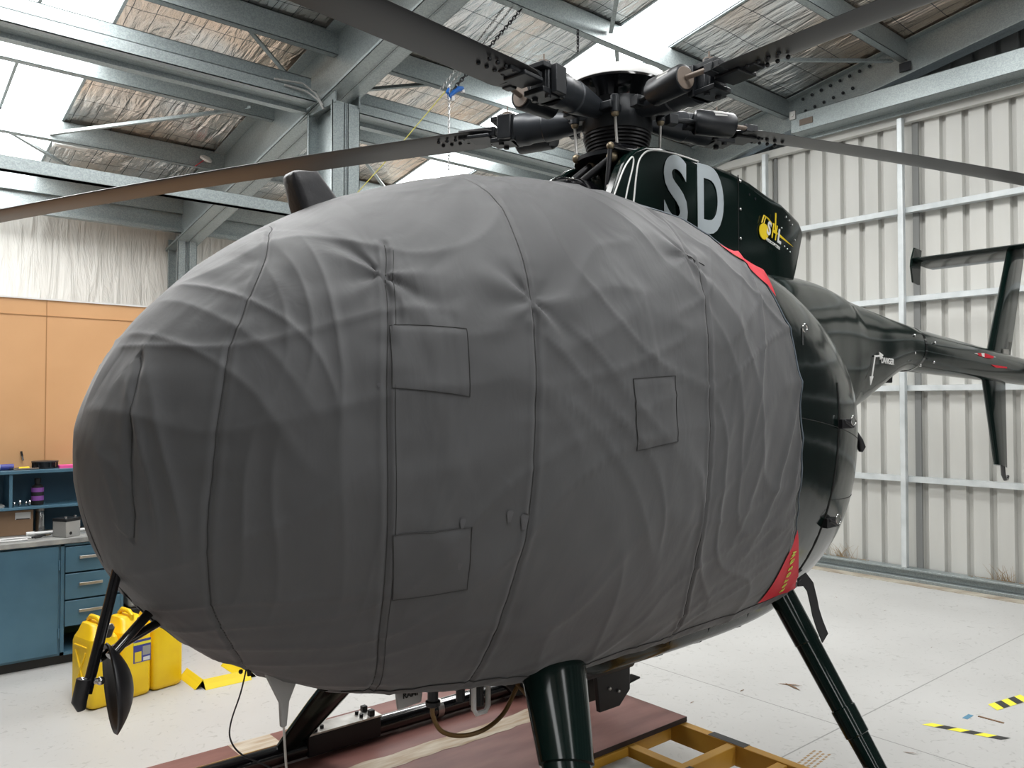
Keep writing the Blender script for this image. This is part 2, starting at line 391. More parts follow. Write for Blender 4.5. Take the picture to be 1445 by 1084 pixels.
d=.36
for (za,zb) in ((-.03,-.02),(-d,-d+.012)):
    mb.rings([[(7.60,yy,roofz(yy)+za),(7.76,yy,roofz(yy)+za),(7.76,yy,roofz(yy)+zb),(7.60,yy,roofz(yy)+zb)] for yy in (-1,9.7)])
mb.rings([[(7.67,yy,roofz(yy)-d),(7.68,yy,roofz(yy)-d),(7.68,yy,roofz(yy)-.02),(7.67,yy,roofz(yy)-.02)] for yy in (-1,9.7)])
ra=mb.build('roof_rafter',M['galv']); tag(ra,'speckled end rafter with bolt rows above the ribbed doors','roof beam')
# bolts on end rafter
for k in range(8):
    for r_ in range(2):
        yy=4.42-k*.10; zz=roofz(yy)-.08-.13*r_
        if r_==1 and k>5: continue
        MB().sphere((7.655,yy-.03*r_,zz),.016,8).build('bolt',M['hubg'],ra,smooth=True)
MB().box((7.64,3.33,4.72),(7.655,3.43,4.80)).build('cleat',M['hubg'],ra)
for lab,x0,x1,ya,yb,zt in (('tall galvanised column at the bend under the wide rafter',2.99,3.23,5.70,6.14,3.99),('galvanised wall post below the low end of the rafter',2.99,3.2,9.30,9.65,3.5)):
    xm=(x0+x1)/2
    mb=MB()
    for (a,b) in ((x0,xm-.003),(xm+.003,x1)): mb.box((a,ya,0),(b,ya+.008,zt)).box((a,yb-.008,0),(b,yb,zt))
    mb.box((xm-.02,ya,0),(xm-.012,yb,zt)).box((xm+.012,ya,0),(xm+.02,yb,zt))
    for xx in (x0,x1-.005): mb.box((xx,ya,0),(xx+.005,ya+.03,zt)).box((xx,yb-.03,0),(xx+.005,yb,zt))
    tag(mb.build('steel_column',M['galv']),lab,'column')
# haunch plate at the column head
tag(MB().prism([(5.68,3.97),(6.16,3.97),(6.55,roofz(6.55)-.55),(5.68,roofz(5.68)-.55)],3.0,3.012,'X').prism([(5.68,3.97),(6.16,3.97),(6.55,roofz(6.55)-.55),(5.68,roofz(5.68)-.55)],3.21,3.222,'X').build('haunch_plate',M['galv']),'pair of steel haunch plates joining column head and rafter','steel plate')
# long beams on the column line
mb=MB()
for (x0,x1) in ((XW,2.98),(3.24,7.6)):
    mb.box((x0,5.95,4.035),(x1,5.955,4.125)).box((x0,5.95,4.035),(x1,6.13,4.042)).box((x0,5.95,4.12),(x1,5.975,4.125)).box((x0,6.05,4.035),(x1,6.056,4.26)).box((x0,6.05,4.255),(x1,6.15,4.26)).box((x0,6.125,4.0),(x1,6.13,4.05)).box((x0,6.13,4.0),(x1,6.2,4.006))
tag(mb.build('eave_beam',M['galv']),'long galvanised beam running level into the column head','roof beam')
tag(csec_x(XW,2.98,5.95,3.10,.09,.07).box((XW,5.95,3.10),(2.98,6.02,3.105)).build('tie_beam',M['galv'],bevel=.003),'lower galvanised rail crossing above the orange board','beam')
tag(MB().box((XW,9.5,3.56),(7.6,9.505,3.86)).box((XW,9.42,3.56),(7.6,9.50,3.565)).box((XW,9.42,3.565),(7.6,9.425,3.60)).build('eave_beam',M['galv']),'eave beam along the top of the white lined wall','roof beam')
# door track beam
mb=MB().box((7.42,YS,4.345),(7.43,4.42,4.53)).box((7.42,YS,4.52),(7.62,4.42,4.53)).box((7.42,YS,4.345),(7.66,4.42,4.353)).box((7.60,YS,4.30),(7.61,4.42,4.35)).box((7.43,4.41,4.35),(7.62,4.42,4.52))
tk=mb.build('door_track_beam',M['galv'],bevel=.004); tag(tk,'heavy galvanised channel beam over the sliding doors','roof beam')
MB().box((7.411,4.18,4.40),(7.419,4.32,4.46)).build('paper_tag',M['capbeige'],tk)
MB().box((7.40,4.36,4.48),(7.419,4.42,4.56)).cyl((7.39,4.39,4.52),(7.42,4.39,4.52),.015,n=10).build('end_bracket',M['alu'],tk)
# fly braces and bridging
BR=[((1.52,8.2,4.03),(2.86,6.98,4.24),'dark edged brace below the left skylight, dust lying along it'),
    ((2.36,5.86,4.43),(3.0,6.42,4.34),'short flat brace beside the rafter, upper left'),
    ((3.6,6.28,4.38),(4.12,5.84,4.44),'short flat brace just right of the rafter'),
    ((3.75,6.98,4.25),(5.02,8.15,4.06),'sloping brace running down to the middle skylight'),
    ((1.1,8.22,4.04),(1.9,8.95,3.92),'thin brace hanging across the lower left skylight'),
    ((4.60,4.20,4.72),(4.92,4.56,4.68),'bridging strut at the top of the picture beside the hanging chain'),
    ((5.05,4.62,4.66),(5.5,5.0,4.60),'bridging strut across the bright skylight over the hub'),
    ((6.3,4.1,4.68),(7.55,3.45,4.80),'thin brace against the foil near the end rafter')]
for a,b,l in BR: tag(MB().bar(a,b,.035,.004).bar((a[0],a[1],a[2]+.015),(b[0],b[1],b[2]+.015),.004,.03).build('roof_brace',M['galv']),l,'brace','roof braces')
# right wall girts and posts
for z,l in ((3.42,'top horizontal girt of the ribbed doors'),(2.59,'second horizontal girt down, behind the tailplane'),(1.765,'third horizontal girt down, behind the tail boom'),(.925,'lowest horizontal girt of the ribbed doors')):
    tag(MB().box((7.66,YS,z-.025),(7.735,YN-.2,z-.022)).box((7.66,YS,z-.025),(7.664,YN-.2,z+.028)).box((7.66,YS,z+.025),(7.735,YN-.2,z+.028)).build('door_girt',M['galvl'],bevel=.002),'pale '+l,'rail','door girts')
YP=[(6.2,'door post hidden behind the engine fairing'),(4.85,'slim door post just right of the fairing top'),(3.42,'tall door post crossing behind the tail boom joint'),(.6,'door post beyond the right picture edge')]
for y,l in YP[1:3]:
    tag(MB().box((7.60,y-.025,.116),(7.657,y+.025,4.28)).build('door_post',M['galvl'],bevel=.006),'galvanised '+l,'post','door posts')
struct(MB().box((7.715,3.30,.06),(7.735,3.355,4.26)).build('trim_4',M['gapg']),'grey strip painted for the shadow gap between two sliding door leaves')  # shade of the gap put in as a strip, likewise beside the slim post
struct(MB().box((7.715,4.765,3.0),(7.735,4.80,4.26)).build('trim_5',M['gapg']),'grey strip painted for the shadow gap beside the slim door post')

# partition board
bo=MB().box((XW,6.20,0),(3.4,6.23,2.325)).build('wall_partition',M['orange']); struct(bo)
MB().box((1.138,6.196,0),(1.143,6.2,2.32)).box((XW,6.196,2.212),(3.4,6.2,2.216)).build('board_joint',M['orange_seam'],bo)
MB().box((XW,6.19,2.32),(3.4,6.235,2.33)).build('capping_strip',M['tubewhite'],bo)

# ------------------------------------------------------------------ bench
YB=5.70
def cab(x0,x1,label):
    t=thing('base_cabinet',(x0,YB,0),label,'cabinet'); return t
w=1.0
t=cab(.145,1.145,'blue steel cabinet with one large hinged door under the bench')
MB().box((0,.012,.06),(1.0,.48,.748)).build('carcass',M['blue'],t)
MB().box((0,.04,0),(1.0,.46,.06)).build('kickboard',M['kick'],t)
d_=MB().box((.02,-.006,.075),(.985,.010,.738)).build('door',M['blue'],t,bevel=.003)
for z in (.62,.2): MB().cyl((.99,-.006,z-.03),(.99,-.006,z+.03),.006,n=8).build('hinge',M['blue'],d_)
t=cab(1.145,1.51,'blue steel drawer unit with three drawers and an open bay below')
mb=MB().box((0,.0,.06),(.02,.48,.748)).box((.345,0,.06),(.365,.48,.748)).box((0,.46,.06),(.365,.48,.748)).box((0,0,.06),(.365,.48,.08)).box((0,0,.735),(.365,.48,.748))
mb.build('carcass',M['blue'],t); MB().box((0.0,.04,0),(.365,.46,.06)).build('kickboard',M['kick'],t)
for a,b in ((.57,.728),(.402,.560),(.236,.392)):
    dr=MB().box((.023,-.008,a),(.342,.42,b)).build('drawer',M['blue'],t,bevel=.003)
    zc=(a+b)/2+.01
    MB().box((.10,-.028,zc-.008),(.235,-.018,zc+.010)).box((.10,-.02,zc-.006),(.108,-.006,zc+.006)).box((.227,-.02,zc-.006),(.235,-.006,zc+.006)).build('handle',M['alu'],dr,bevel=.002)
for x0 in (-.9,-1.95): 
    t=cab(x0,x0+1,'blue steel cabinet out of view at the left end of the bench'); MB().box((0,.012,.0),(1.0,.48,.748)).build('carcass',M['blue'],t)
    break
tag(MB().box((-1.0,YB-.02,.752),(1.56,6.19,.785)).build('worktop',M['wtop'],bevel=.004),'grey scuffed worktop running along the blue cabinets','worktop')
# cubby shelf on the bench
t=thing('bench_shelf',(0,5.95,.785),'blue open pigeonhole shelf standing at the back of the bench','shelf')
mb=MB()
mb.build('side_panel',M['blue'],t) if 0 else None
for x in (-.9,1.49): MB().box((x,0,0),(x+.02,.235,.42)).build('side_panel',M['blue'],t)
MB().box((-.9,-.012,.395),(1.51,.235,.415)).build('top_shelf',M['blue'],t,bevel=.002)
MB().box((-.88,-.01,.168),(1.49,.235,.184)).build('middle_shelf',M['blue'],t,bevel=.002)
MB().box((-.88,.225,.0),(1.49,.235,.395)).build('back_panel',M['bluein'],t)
for x in (.90,.2,-.4): MB().box((x,0,.184),(x+.018,.225,.395)).build('divider',M['blue'],t)
# things on the bench
ZT=.785; ZS2=5.95
t=thing('cardboard_box',(.955,6.03,ZT),'brown cardboard carton with a white shipping label on the bench','box',rz=-.08)
MB().box((-.115,-.02,0),(.09,.10,.158)).build('carton',M['card'],t,bevel=.002)
MB().box((-.01,-.0215,.10),(.075,-.0205,.145)).build('shipping_label',M['white'],t); MB().box((-.005,-.0225,.10),(.07,-.0217,.106)).build('barcode_strip',M['rubber'],t)
t=thing('steel_flask',(1.095,6.07,ZT),'brushed steel vacuum flask beside the carton','flask')
MB().lathe([(.0,0),(.026,0),(.028,.01),(.028,.135),(.025,.14)],n=20).build('body',M['steel'],t,smooth=True)
MB().lathe([(.0,.14),(.026,.14),(.027,.16),(.02,.166),(0,.166)],n=20).build('lid',M['alu'],t,smooth=True)
t=thing('battery',(1.19,5.78,ZT),'grey box-shaped battery with a dark lid on the bench','battery',rz=.55)
MB().box((-.055,-.055,0),(.055,.055,.105)).build('casing',M['greyp'],t,bevel=.004); MB().box((-.057,-.057,.098),(.057,.057,.118)).build('lid',M['hubm'],t,bevel=.003)
for x in (-.035,.035): MB().cyl((x,-.03,.118),(x,-.03,.13),.008,n=10).build('terminal',M['steel'],t)
MB().cyl((-.02,-.0552,.025),(-.02,-.057,.025),.01,n=12).build('round_sticker',M['rubber'],t)
tag(MB().cyl((1.0,5.95,ZT+.012),(1.45,5.93,ZT+.012),.010,n=10).cyl((.995,5.95,ZT+.012),(1.04,5.948,ZT+.012),.013,n=10).build('wooden_rod',M['tubewhite'],smooth=True),'pale rod with a white end lying across the bench','rod')
t=thing('pliers',(1.06,5.81,ZT+.004),'small dark pliers lying open on the worktop','pliers',rz=.5)
for s in (-1,1): MB().tube([(-.06,.012*s,.006),(-.02,.014*s,.008),(.02,-.004*s,.008)],[.006,.006,.005],8).build('handle',M['rubber'],t,smooth=True); MB().tube([(.02,.003*s,.008),(.055,.004*s,.008)],[.007,.003],8).build('jaw',M['brass'],t,smooth=True)
pts=[(.90+.10*math.cos(a),5.80+.05*math.sin(a),ZT+.006) for a in [k*2*PI/24 for k in range(22)]]
tag(MB().tube(pts,.006,8).build('cable_loop',M['tubewhite'],smooth=True),'loop of white cable on the worktop at the left edge','cable')
t=thing('fluid_bottle',(1.07,6.03,ZS2*0+.785+.184),'black bottle with purple labels on the middle shelf','bottle')
MB().lathe([(0,0),(.034,0),(.036,.01),(.036,.10),(.03,.125),(.016,.135),(.015,.15)],n=20).build('body',M['rubber'],t,smooth=True)
MB().lathe([(0,.146),(.019,.146),(.019,.172),(0,.172)],n=16).build('cap',M['hubm'],t,smooth=True)
MB().lathe([(.0368,.085),(.0368,.112)],n=20).build('upper_label',M['purple'],t,smooth=True); MB().lathe([(.0368,.03),(.0368,.06)],n=20).build('lower_label',M['purple'],t,smooth=True)
for k,(x,r) in enumerate(((.935,.014),(.965,.02),(1.0,.014),(1.02,.018))):
    L_=['steel hose clamp lying left of the black bottle, nearest the divider','larger steel pipe fitting second from the divider','small steel ring between the fitting and the bottle','open steel clamp ring standing against the black bottle'][k]
    tag(MB().tube([(x,6.0+r*math.cos(a),.969+r+r*math.sin(a)+.003) for a in [j*2*PI/14 for j in range(15)]],.004+.002*(k%2),6).build('metal_fitting',M['steel'],smooth=True),L_,'fitting','metal fittings on the middle shelf')
tag(MB().cyl((1.32,5.95,.985),(1.36,5.98,.985),.014,n=12).build('metal_fitting',M['steel'],smooth=True),'steel fitting on the shelf edge beside the cover nose','fitting','metal fittings on the middle shelf')
tag(MB().box((.80,5.98,.969),(.88,6.1,.985)).build('notebook',M['greyp']),'grey booklet lying in the left pigeonhole','book')
ZP=.785+.415
t=thing('sealant_tube',(.86,6.04,ZP),'white and blue sealant cartridge lying on the shelf top','tube')
MB().cyl((-.16,0,.020),(.06,.0,.020),.019,n=16).build('barrel',M['tubewhite'],t,smooth=True); MB().cyl((.0,0,.020),(.075,0,.020),.0195,n=16).build('blue_band',M['ink'],t,smooth=True)
MB().cyl((-.1,0,.020),(-.06,0,.020),.0195,n=16).build('green_band',M['lime'],t,smooth=True)
t=thing('screwdriver',(.96,6.02,ZP),'yellow handled screwdriver on the shelf top','screwdriver')
MB().cyl((0,0,.010),(.06,.01,.010),.010,n=10).build('handle',M['yel'],t,smooth=True); MB().cyl((-.05,-.008,.010),(0,0,.010),.004,n=8).build('shaft',M['hubm'],t)
tag(MB().cyl((.93,6.0,ZP+.006),(1.07,6.0,ZP+.006),.005,n=8).build('pencil',M['capbeige']),'thin pale pencil lying in front of the screwdriver','pencil')
mb=MB().lathe([(.06,0),(.075,0),(.075,.006),(.062,.006),(.062,.04),(.078,.04),(.078,.048),(.06,.048)],n=28)
for k in range(14):
    a=k*2*PI/14; mb.bar((.066*math.cos(a),.066*math.sin(a),.023),(.076*math.cos(a),.076*math.sin(a),.023),.004,.04)
o=mb.build('reel',M['capbeige'] if 0 else M['hubg'],smooth=True); o.location=(1.12,6.08,ZP); tag(o,'dark ribbed metal ring standing on the shelf top','ring')
tag(MB().box((1.19,6.0,ZP),(1.34,6.1,ZP+.018)).build('paper_pad',M['pink']),'bright pink pad on the shelf top beside the cover','pad')
t=thing('putty_knife',(1.006,6.185,1.28),'small knife hanging flat on the orange board','knife')
MB().bar((-.006,0,.03),(.0,0,.0),.008,.012).build('handle',M['rubber'],t); MB().bar((0,0,0),(.006,0,-.03),.004,.01).build('blade',M['steel'],t)
# crate beside cabinet
t=thing('storage_crate',(1.62,5.76,0),'black crate of white sacks marked W beside the drawer unit','crate')
MB().box((-.07,0,0),(.35,.3,.27)).build('crate_body',M['rubber'],t,bevel=.01); MB().box((-.06,.01,.27),(.34,.28,.36)).build('white_sack',M['greyp'],t,bevel=.02)
text_mesh('letter_w','W',.09,M['rubber'],t,side_mtx(.03,.005,.315)); MB().box((-.06,.01,.36),(.34,.28,.43)).build('dark_bag',M['rubber'],t,bevel=.02)
tag(MB().box((1.515,6.0,.79),(1.545,6.18,1.1)).build('upright_panel',M['blue'],bevel=.003),'blue upright panel at the right end of the bench','panel')

# jerry cans
def can(loc,w,d,label,rz,sticker=False):
    t=thing('jerry_can',loc,label,'jerry can','yellow jerry cans',rz)
    mb=MB()
    def ring(z,i,j=0): # rounded rectangle inset
        r=.028; x0=i;x1=w-i;y0=i;y1=d-i; pts=[]
        for cx,cy,a0 in ((x1-r,y1-r,0),(x0+r,y1-r,90),(x0+r,y0+r,180),(x1-r,y0+r,270)):
            for k in range(5): a=R(a0+k*22.5); pts.append((cx+r*math.cos(a),cy+r*math.sin(a),z))
        return pts
    mb.rings([ring(0,.018),ring(.012,.004),ring(.03,0),ring(.34,0),ring(.365,.006)])
    # shoulder slanting to the handle ridge
    rg=[ring(.365,.006),ring(.39,.018),ring(.425,.030),ring(.435,.034)]
    rg=[[(x, y if k==0 else y*(1-.10*k)+d*.05*k*1.6, z) for (x,y,z) in r_] for k,r_ in enumerate(rg)]
    mb.rings(rg)
    mb.build('body',M['ywhite'],t,smooth=True,angle=50)
    MB().tube([(w*.5,d*.30,.39),(w*.5,d*.26,.445),(w*.5,d*.40,.462),(w*.5,d*.72,.462),(w*.5,d*.84,.44),(w*.5,d*.86,.40)],.013,10,sq=1.0).build('handle',M['ywhite'],t,smooth=True)
    c_=MB().cyl((w*.62,d*.13,.375),(w*.66,d*.03,.425),.024,n=18).build('cap',M['rubber'],t,bevel=.002)
    MB().tube([(w*.66+.015*math.cos(a),d*.02-.004,.425+.015*math.sin(a)) for a in [k*2*PI/14 for k in range(15)]],.003,6).build('cap_ring',M['alu'],c_,smooth=True)
    # embossed X on the side facing -x
    for a,b in (((.06,.10),(d-.06,.30)),((.06,.30),(d-.06,.10)),((.05,.075),(d-.05,.075)),((.05,.325),(d-.05,.325))):
        MB().bar((-.001,a[0],a[1]),(-.001,b[0],b[1]),.01,.012,up=(1,0,0)).build('embossed_rib',M['ywhite'],t,bevel=.003)
    if sticker:
        s_=MB().box((w*.38,-.0018,.19),(w*.95,-.0006,.315)).build('printed_label',M['ink'],t)
        MB().box((w*.38,-.0028,.287),(w*.95,-.0019,.302)).build('orange_band',M['tape_y'],s_); MB().box((w*.42,-.0028,.195),(w*.64,-.0019,.25)).build('pictogram',M['yel'],s_)
        MB().box((w*.70,-.0028,.195),(w*.92,-.0019,.215)).build('barcode',M['white'],s_); MB().box((w*.68,-.0028,.225),(w*.93,-.0019,.275)).build('text_block',M['greyp'],s_)
    return t
can((1.10,4.74,0),.155,.23,'yellow jerry can at the left, partly behind the black mirror',.22)
can((1.262,4.79,0),.175,.23,'yellow jerry can with a printed label, middle of the three',.22,True)
can((1.442,4.835,0),.185,.25,'plain yellow jerry can at the right of the three',.22)
# yellow angle frames on the floor
def angbar(a,b): 
    mb=MB(); a=Vector(a);b=Vector(b);d=(b-a).normalized();s=Vector((-d.y,d.x,0))
    mb.rings([[p-s*.045,p-s*.04,p+Vector((0,0,.05)),p+s*.04,p+s*.045,p+Vector((0,0,.045))] for p in (a,b)]); return mb
for lab,pts in (('yellow steel U-shaped wheel chock on the floor beside the cans',[(1.68,4.99),(1.68,4.72),(1.95,4.72),(1.95,5.05)]),('second yellow wheel chock half hidden under the covered nose',[(2.02,5.18),(2.05,4.90),(2.32,4.92)])):
    t=thing('wheel_chock',(pts[0][0],pts[0][1],0),lab,'wheel chock','yellow wheel chocks')
    for a,b in zip(pts,pts[1:]):
        o=angbar((a[0]-pts[0][0],a[1]-pts[0][1],.001),(b[0]-pts[0][0],b[1]-pts[0][1],.001)).build('angle_bar',M['ypaint'],t)

# tape, leaves, grass
def tape(a,b,w,label,n=5):
    t=thing('hazard_tape',(a[0],a[1],0),label,'tape','hazard tape on the floor')
    a=Vector((0,0,.0015)); b=Vector((b[0]-t.location.x,b[1]-t.location.y,.0015)); d=(b-a)/n; s=Vector((-d.y,d.x,0)).normalized()*w/2; sk=d*.35
    for k in range(n):
        p=a+d*k;q=p+d
        MB().add([p-s-sk,q-s-sk,q+s+sk,p+s+sk],[(0,1,2,3)]).build('stripe',M['tape_y'] if k%2==0 else M['tape_k'],t)
tape((4.30,1.83),(4.40,1.50),.05,'black and yellow hazard tape strip nearer the helicopter leg',6)
tape((4.80,1.70),(5.10,1.64),.075,'short black and yellow hazard tape piece at the right picture edge',5)
tag(MB().box((4.52,1.72,.0005),(4.60,1.745,.0015)).build('tape_scrap',M['tape_b']),'small scrap of blue tape on the floor','tape')
tag(MB().box((4.60,1.58,.0005),(4.615,1.70,.003)).build('twig',M['leafm']),'thin grey twig lying between the two tape strips','twig')
for k in range(26):
    if k==0: x,y=4.288,2.587
    else: x,y=random.uniform(3.4,7.3),random.uniform(.9,4.6)
    if k==1: x,y=4.27,2.56
    a=random.uniform(0,PI) if k>1 else (2.1 if k==0 else 1.2); l=.07 if k<2 else random.uniform(.01,.035)
    d=Vector((math.cos(a),math.sin(a),0)); s=Vector((-d.y,d.x,0)); p=Vector((x,y,.003))
    o=MB().add([p-d*l,p-d*l*.3+s*l*.14+Vector((0,0,.003)),p+d*l*.5+s*l*.12,p+d*l,p+d*l*.4-s*l*.1,p-d*l*.3-s*l*.1+Vector((0,0,.002))],[(0,1,2,3,4,5)]).build('dry_leaf',M['leafm'])
    tag(o,'curled brown leaf, one of a pair lying behind the rear leg' if k<2 else 'tiny dry leaf scrap scattered on the pale floor','leaf','dry leaves')
for k,(y,n,h,l) in enumerate(((4.05,40,.16,'tuft of dry grass at the foot of the door left of the tall post'),(2.62,40,.15,'tuft of dry grass in the door channel right of the tall post'),(1.98,24,.10,'tuft of dry grass at the far right of the door channel'))):
    mb=MB()
    for i in range(n):
        yy=y+random.gauss(0,.05); a=random.gauss(0,.5); hh=h*random.uniform(.3,1)
        mb.tube([(7.69,yy,.11),(7.67,yy+a*hh*.5,.11+hh*.6),(7.64,yy+a*hh,.11+hh)],[.0015,.0012,.0006],4)
    for i in range(n):
        yy=y+random.uniform(-.27,.27); mb.tube([(7.68,yy,.117),(7.66+random.uniform(-.02,.03),yy+random.uniform(-.04,.04),.125)],[.002,.001],4)
    tag(mb.build('dry_grass',M['straw']),l,'grass','dry grass at the door',kind='stuff')

# ------------------------------------------------------------------ roof fixtures
t=thing('smoke_detector',(2.905,8.18,4.10),'white round smoke detector with a red tag on the steel purlin','smoke detector')
MB().lathe([(0,0),(.035,0),(.06,-.015),(.06,-.035),(.0,-.035)],n=24).build('base',M['tubewhite'],t,smooth=True).rotation_euler=(R(35),0,R(20))
MB().lathe([(0,-.035),(.032,-.036),(.03,-.052),(0,-.055)],n=20).build('sensor',M['greyp'],t,smooth=True).rotation_euler=(R(35),0,R(20))
MB().bar((-.03,0,-.04),(-.12,-.02,-.12),.03,.003).build('red_tag',M['red'],t)
t=thing('batten_light',(1.58,8.4,4.03),'small twin tube batten light fixed under the left skylight','light')
MB().box((0,-.05,0.0),(.28,.05,.03)).build('housing',M['tubewhite'],t,bevel=.004)
for y in (-.03,.03): MB().cyl((0,y,-.018),(.28,y,-.018),.014,n=12).build('tube',M['tubewhite'],t,smooth=True)
# chains
def chain(path,pitch,r,name,mt,label,cat='chain'):
    mb=MB(); pts=[Vector(p) for p in path]; dist=0; k=0
    for a,b in zip(pts,pts[1:]):
        L_=(b-a).length; d=(b-a)/L_; n=int(L_/pitch)
        u=d.cross(Vector((0,1,0))); u.normalize(); w=d.cross(u)
        for i in range(n):
            c=a+d*pitch*(i+.5); s=u if i%2 else w; hl=pitch*.68; hw=pitch*.36
            ring=[c+d*(hl*math.cos(t))+s*(hw*math.sin(t)) for t in [2*PI*j/10 for j in range(11)]]
            mb.tube(ring,r,5,cap=False)
    return tag(mb.build(name,mt,smooth=True),label,cat,'hoist chains')
hk=Vector((3.34,4.6,3.82))
chain([(3.98,4.6,4.60),hk],.032,.0045,'lifting_chain',M['chain_dark'],'dark lifting chain slanting down to the blue hook')
chain([(3.90,4.6,4.60),(3.31,4.62,3.83)],.024,.003,'hand_chain',M['chain'],'pale hand chain slanting beside the dark chain, left strand')
chain([(3.86,4.66,4.60),(3.28,4.66,3.83)],.024,.003,'hand_chain',M['chain'],'pale hand chain slanting beside the dark chain, right strand')
chain([(3.31,4.6,3.86),(3.31,4.6,3.22)],.024,.003,'hand_chain',M['chain'],'pale hand chain hanging straight down from the blue hook')
chain([(4.55,4.57,4.60),(4.55,4.57,4.43)],.028,.0045,'lifting_chain',M['chain_dark'],'short dark chain hanging straight above the rotor hub')
t=thing('chain_hook',(3.34,4.6,3.80),'blue painted hook gathering the chains','hook')
MB().tube([(.09,0,.06),(.05,0,.045),(.03,0,.03),(.0,0,.0),(-.03,0,-.03),(-.045,0,-.005),(-.03,0,.03)],[.014,.02,.018,.016,.018,.014,.008],10).build('hook_body',M['hookb'],t,smooth=True)
MB().box((-.012,-.012,-.05),(.012,.012,-.02)).box((.08,-.01,.03),(.10,.01,.05)).build('safety_tag',M['tubewhite'],t)
tag(MB().tube([(3.28,4.6,3.80),(3.2,5.1,3.50),(3.10,5.69,3.17)],.0035,6).build('cord',M['rope']),'thin yellow cord stretched from the hook towards the column','cord')
# cable loop at column head
tag(MB().tube([(2.62,5.94,4.13),(2.85,5.93,4.15),(2.95,5.90,4.08),(2.985,5.85,3.98)],.008,8).tube([(2.7,5.93,4.10),(2.88,5.92,4.09),(2.96,5.88,4.03),(2.985,5.84,3.95)],.008,8).build('power_cable',M['greyp'],smooth=True),'pair of grey cables bending round the column head','cable')

# ------------------------------------------------------------------ HELICOPTER
HX,HY,HZ=2.414,2.204,.215
heli=thing('helicopter',(HX,HY,HZ),'dark green five-bladed helicopter parked under a grey cover in the hangar','helicopter')
P_=dict(xm=-.55,a1=1.377,a2=1.574,zc=1.462,ht=.687,hb=.963,w=.765,ef=1.034,eb=.419,drop=.172,rise=-.2)
def spw(v,e): return math.copysign(abs(v)**e,v)
def sec(x):
    g=P_
    if x<g['xm']:
        c=min(1,(g['xm']-x)/g['a1']); s=max(0,1-c*c)**(.5*g['ef']); zc=g['zc']-g['drop']*c*c
    else:
        c=min(1,(x-g['xm'])/g['a2']); s=max(0,1-c*c)**(.5*g['eb']); zc=g['zc']+g['rise']*c*c
    return s,zc
def surf(x,T,off=0.0):   # T in radians: 0 = port side, +90 = top. local y negative = port
    s,zc=sec(x); g=P_
    ct=spw(math.cos(T),.9); st=spw(math.sin(T),.9)
    h=g['ht'] if st>0 else g['hb']
    p=Vector((x,-g['w']*s*ct,zc+h*s*st))
    if off:
        e=.004
        a=surf(min(x+e,1.0239),T)-surf(max(x-e,-1.9269),T); b=surf(x,T+e)-surf(x,T-e)
        n=a.cross(b)
        if n.length<1e-9: n=Vector((-1,0,0)) if x<0 else Vector((1,0,0))
        n.normalize()
        c=p-Vector((-.4,0,1.35))
        if n.dot(c)<0: n=-n
        p=p+n*off
    return p
def pxT(y,z,x):   # surface parameter of a point given port offset y and height z
    s,zc=sec(x); h=P_['ht'] if z>zc else P_['hb']
    return math.atan2(spw((z-zc)/(h*s),1/.9),max(0,y/(P_['w']*s))**(1/.9))
# pod
mb=MB(); rg=[]
cs=[-math.cos(PI*i/70) for i in range(1,70)]
for c in cs:
    x=P_['xm']+(c*P_['a1'] if c<0 else c*P_['a2'])
    rg.append([surf(x,2*PI*k/96) for k in range(96)])
mb.rings(rg); mb.build('cabin_pod',M['pod'],heli,smooth=True,angle=80)
# ---- engine fairing (doghouse)
def plan(x):
    t=[(-.10,.045),(-.07,.11),(-.02,.155),(.06,.185),(.2,.20),(.6,.20),(.9,.185),(1.16,.15)]
    for (a,b),(c,d) in zip(t,t[1:]):
        if x<=c: return b+(d-b)*max(0,(x-a)/(c-a))
    return t[-1][1]
def topz(x):
    t=[(-.10,2.31),(-.08,2.345),(-.04,2.38),(.05,2.395),(.2,2.403),(.476,2.402),(.7,2.372),(.852,2.334),(1.0,2.30),(1.09,2.277),(1.16,2.235)]
    for (a,b),(c,d) in zip(t,t[1:]):
        if x<=c: return b+(d-b)*max(0,(x-a)/(c-a))
    return t[-1][1]
rg=[]
for x in (-.10,-.07,-.04,0,.06,.13,.2,.35,.5,.65,.8,.9,1.0,1.09,1.15):
    w_=plan(x); tz=topz(x); bz=1.93 if x<1.0 else 1.93+(x-1.0)*.6; r=.05 if x<.9 else .03
    pts=[(x,-w_,bz),(x,-w_,tz-r)]
    for k in range(1,6): a=R(k*18); pts.append((x,-w_+r*(1-math.cos(a)),tz-r+r*math.sin(a)+0.0))
    pts.append((x,0,tz+.012))
    pts+= [(x,-p[1],p[2]) for p in pts[-2::-1]]
    sh=0 if x<1.0 else (x-1.0)
    pts=[(px_-(2.28-pz)*.35*(sh>0)*(sh/.15),py_,pz) for px_,py_,pz in pts]
    rg.append(pts)
fa=MB().rings(rg).build('engine_fairing',M['green'],heli,smooth=True,angle=50)
text_mesh('registration_letter_s','S',.395,M['regn'],fa,side_mtx(.112,-.2035,2.216),sx=.84,bold=.010)
text_mesh('registration_letter_d','D',.375,M['regn'],fa,side_mtx(.334,-.2035,2.224),sx=.68,bold=.011)
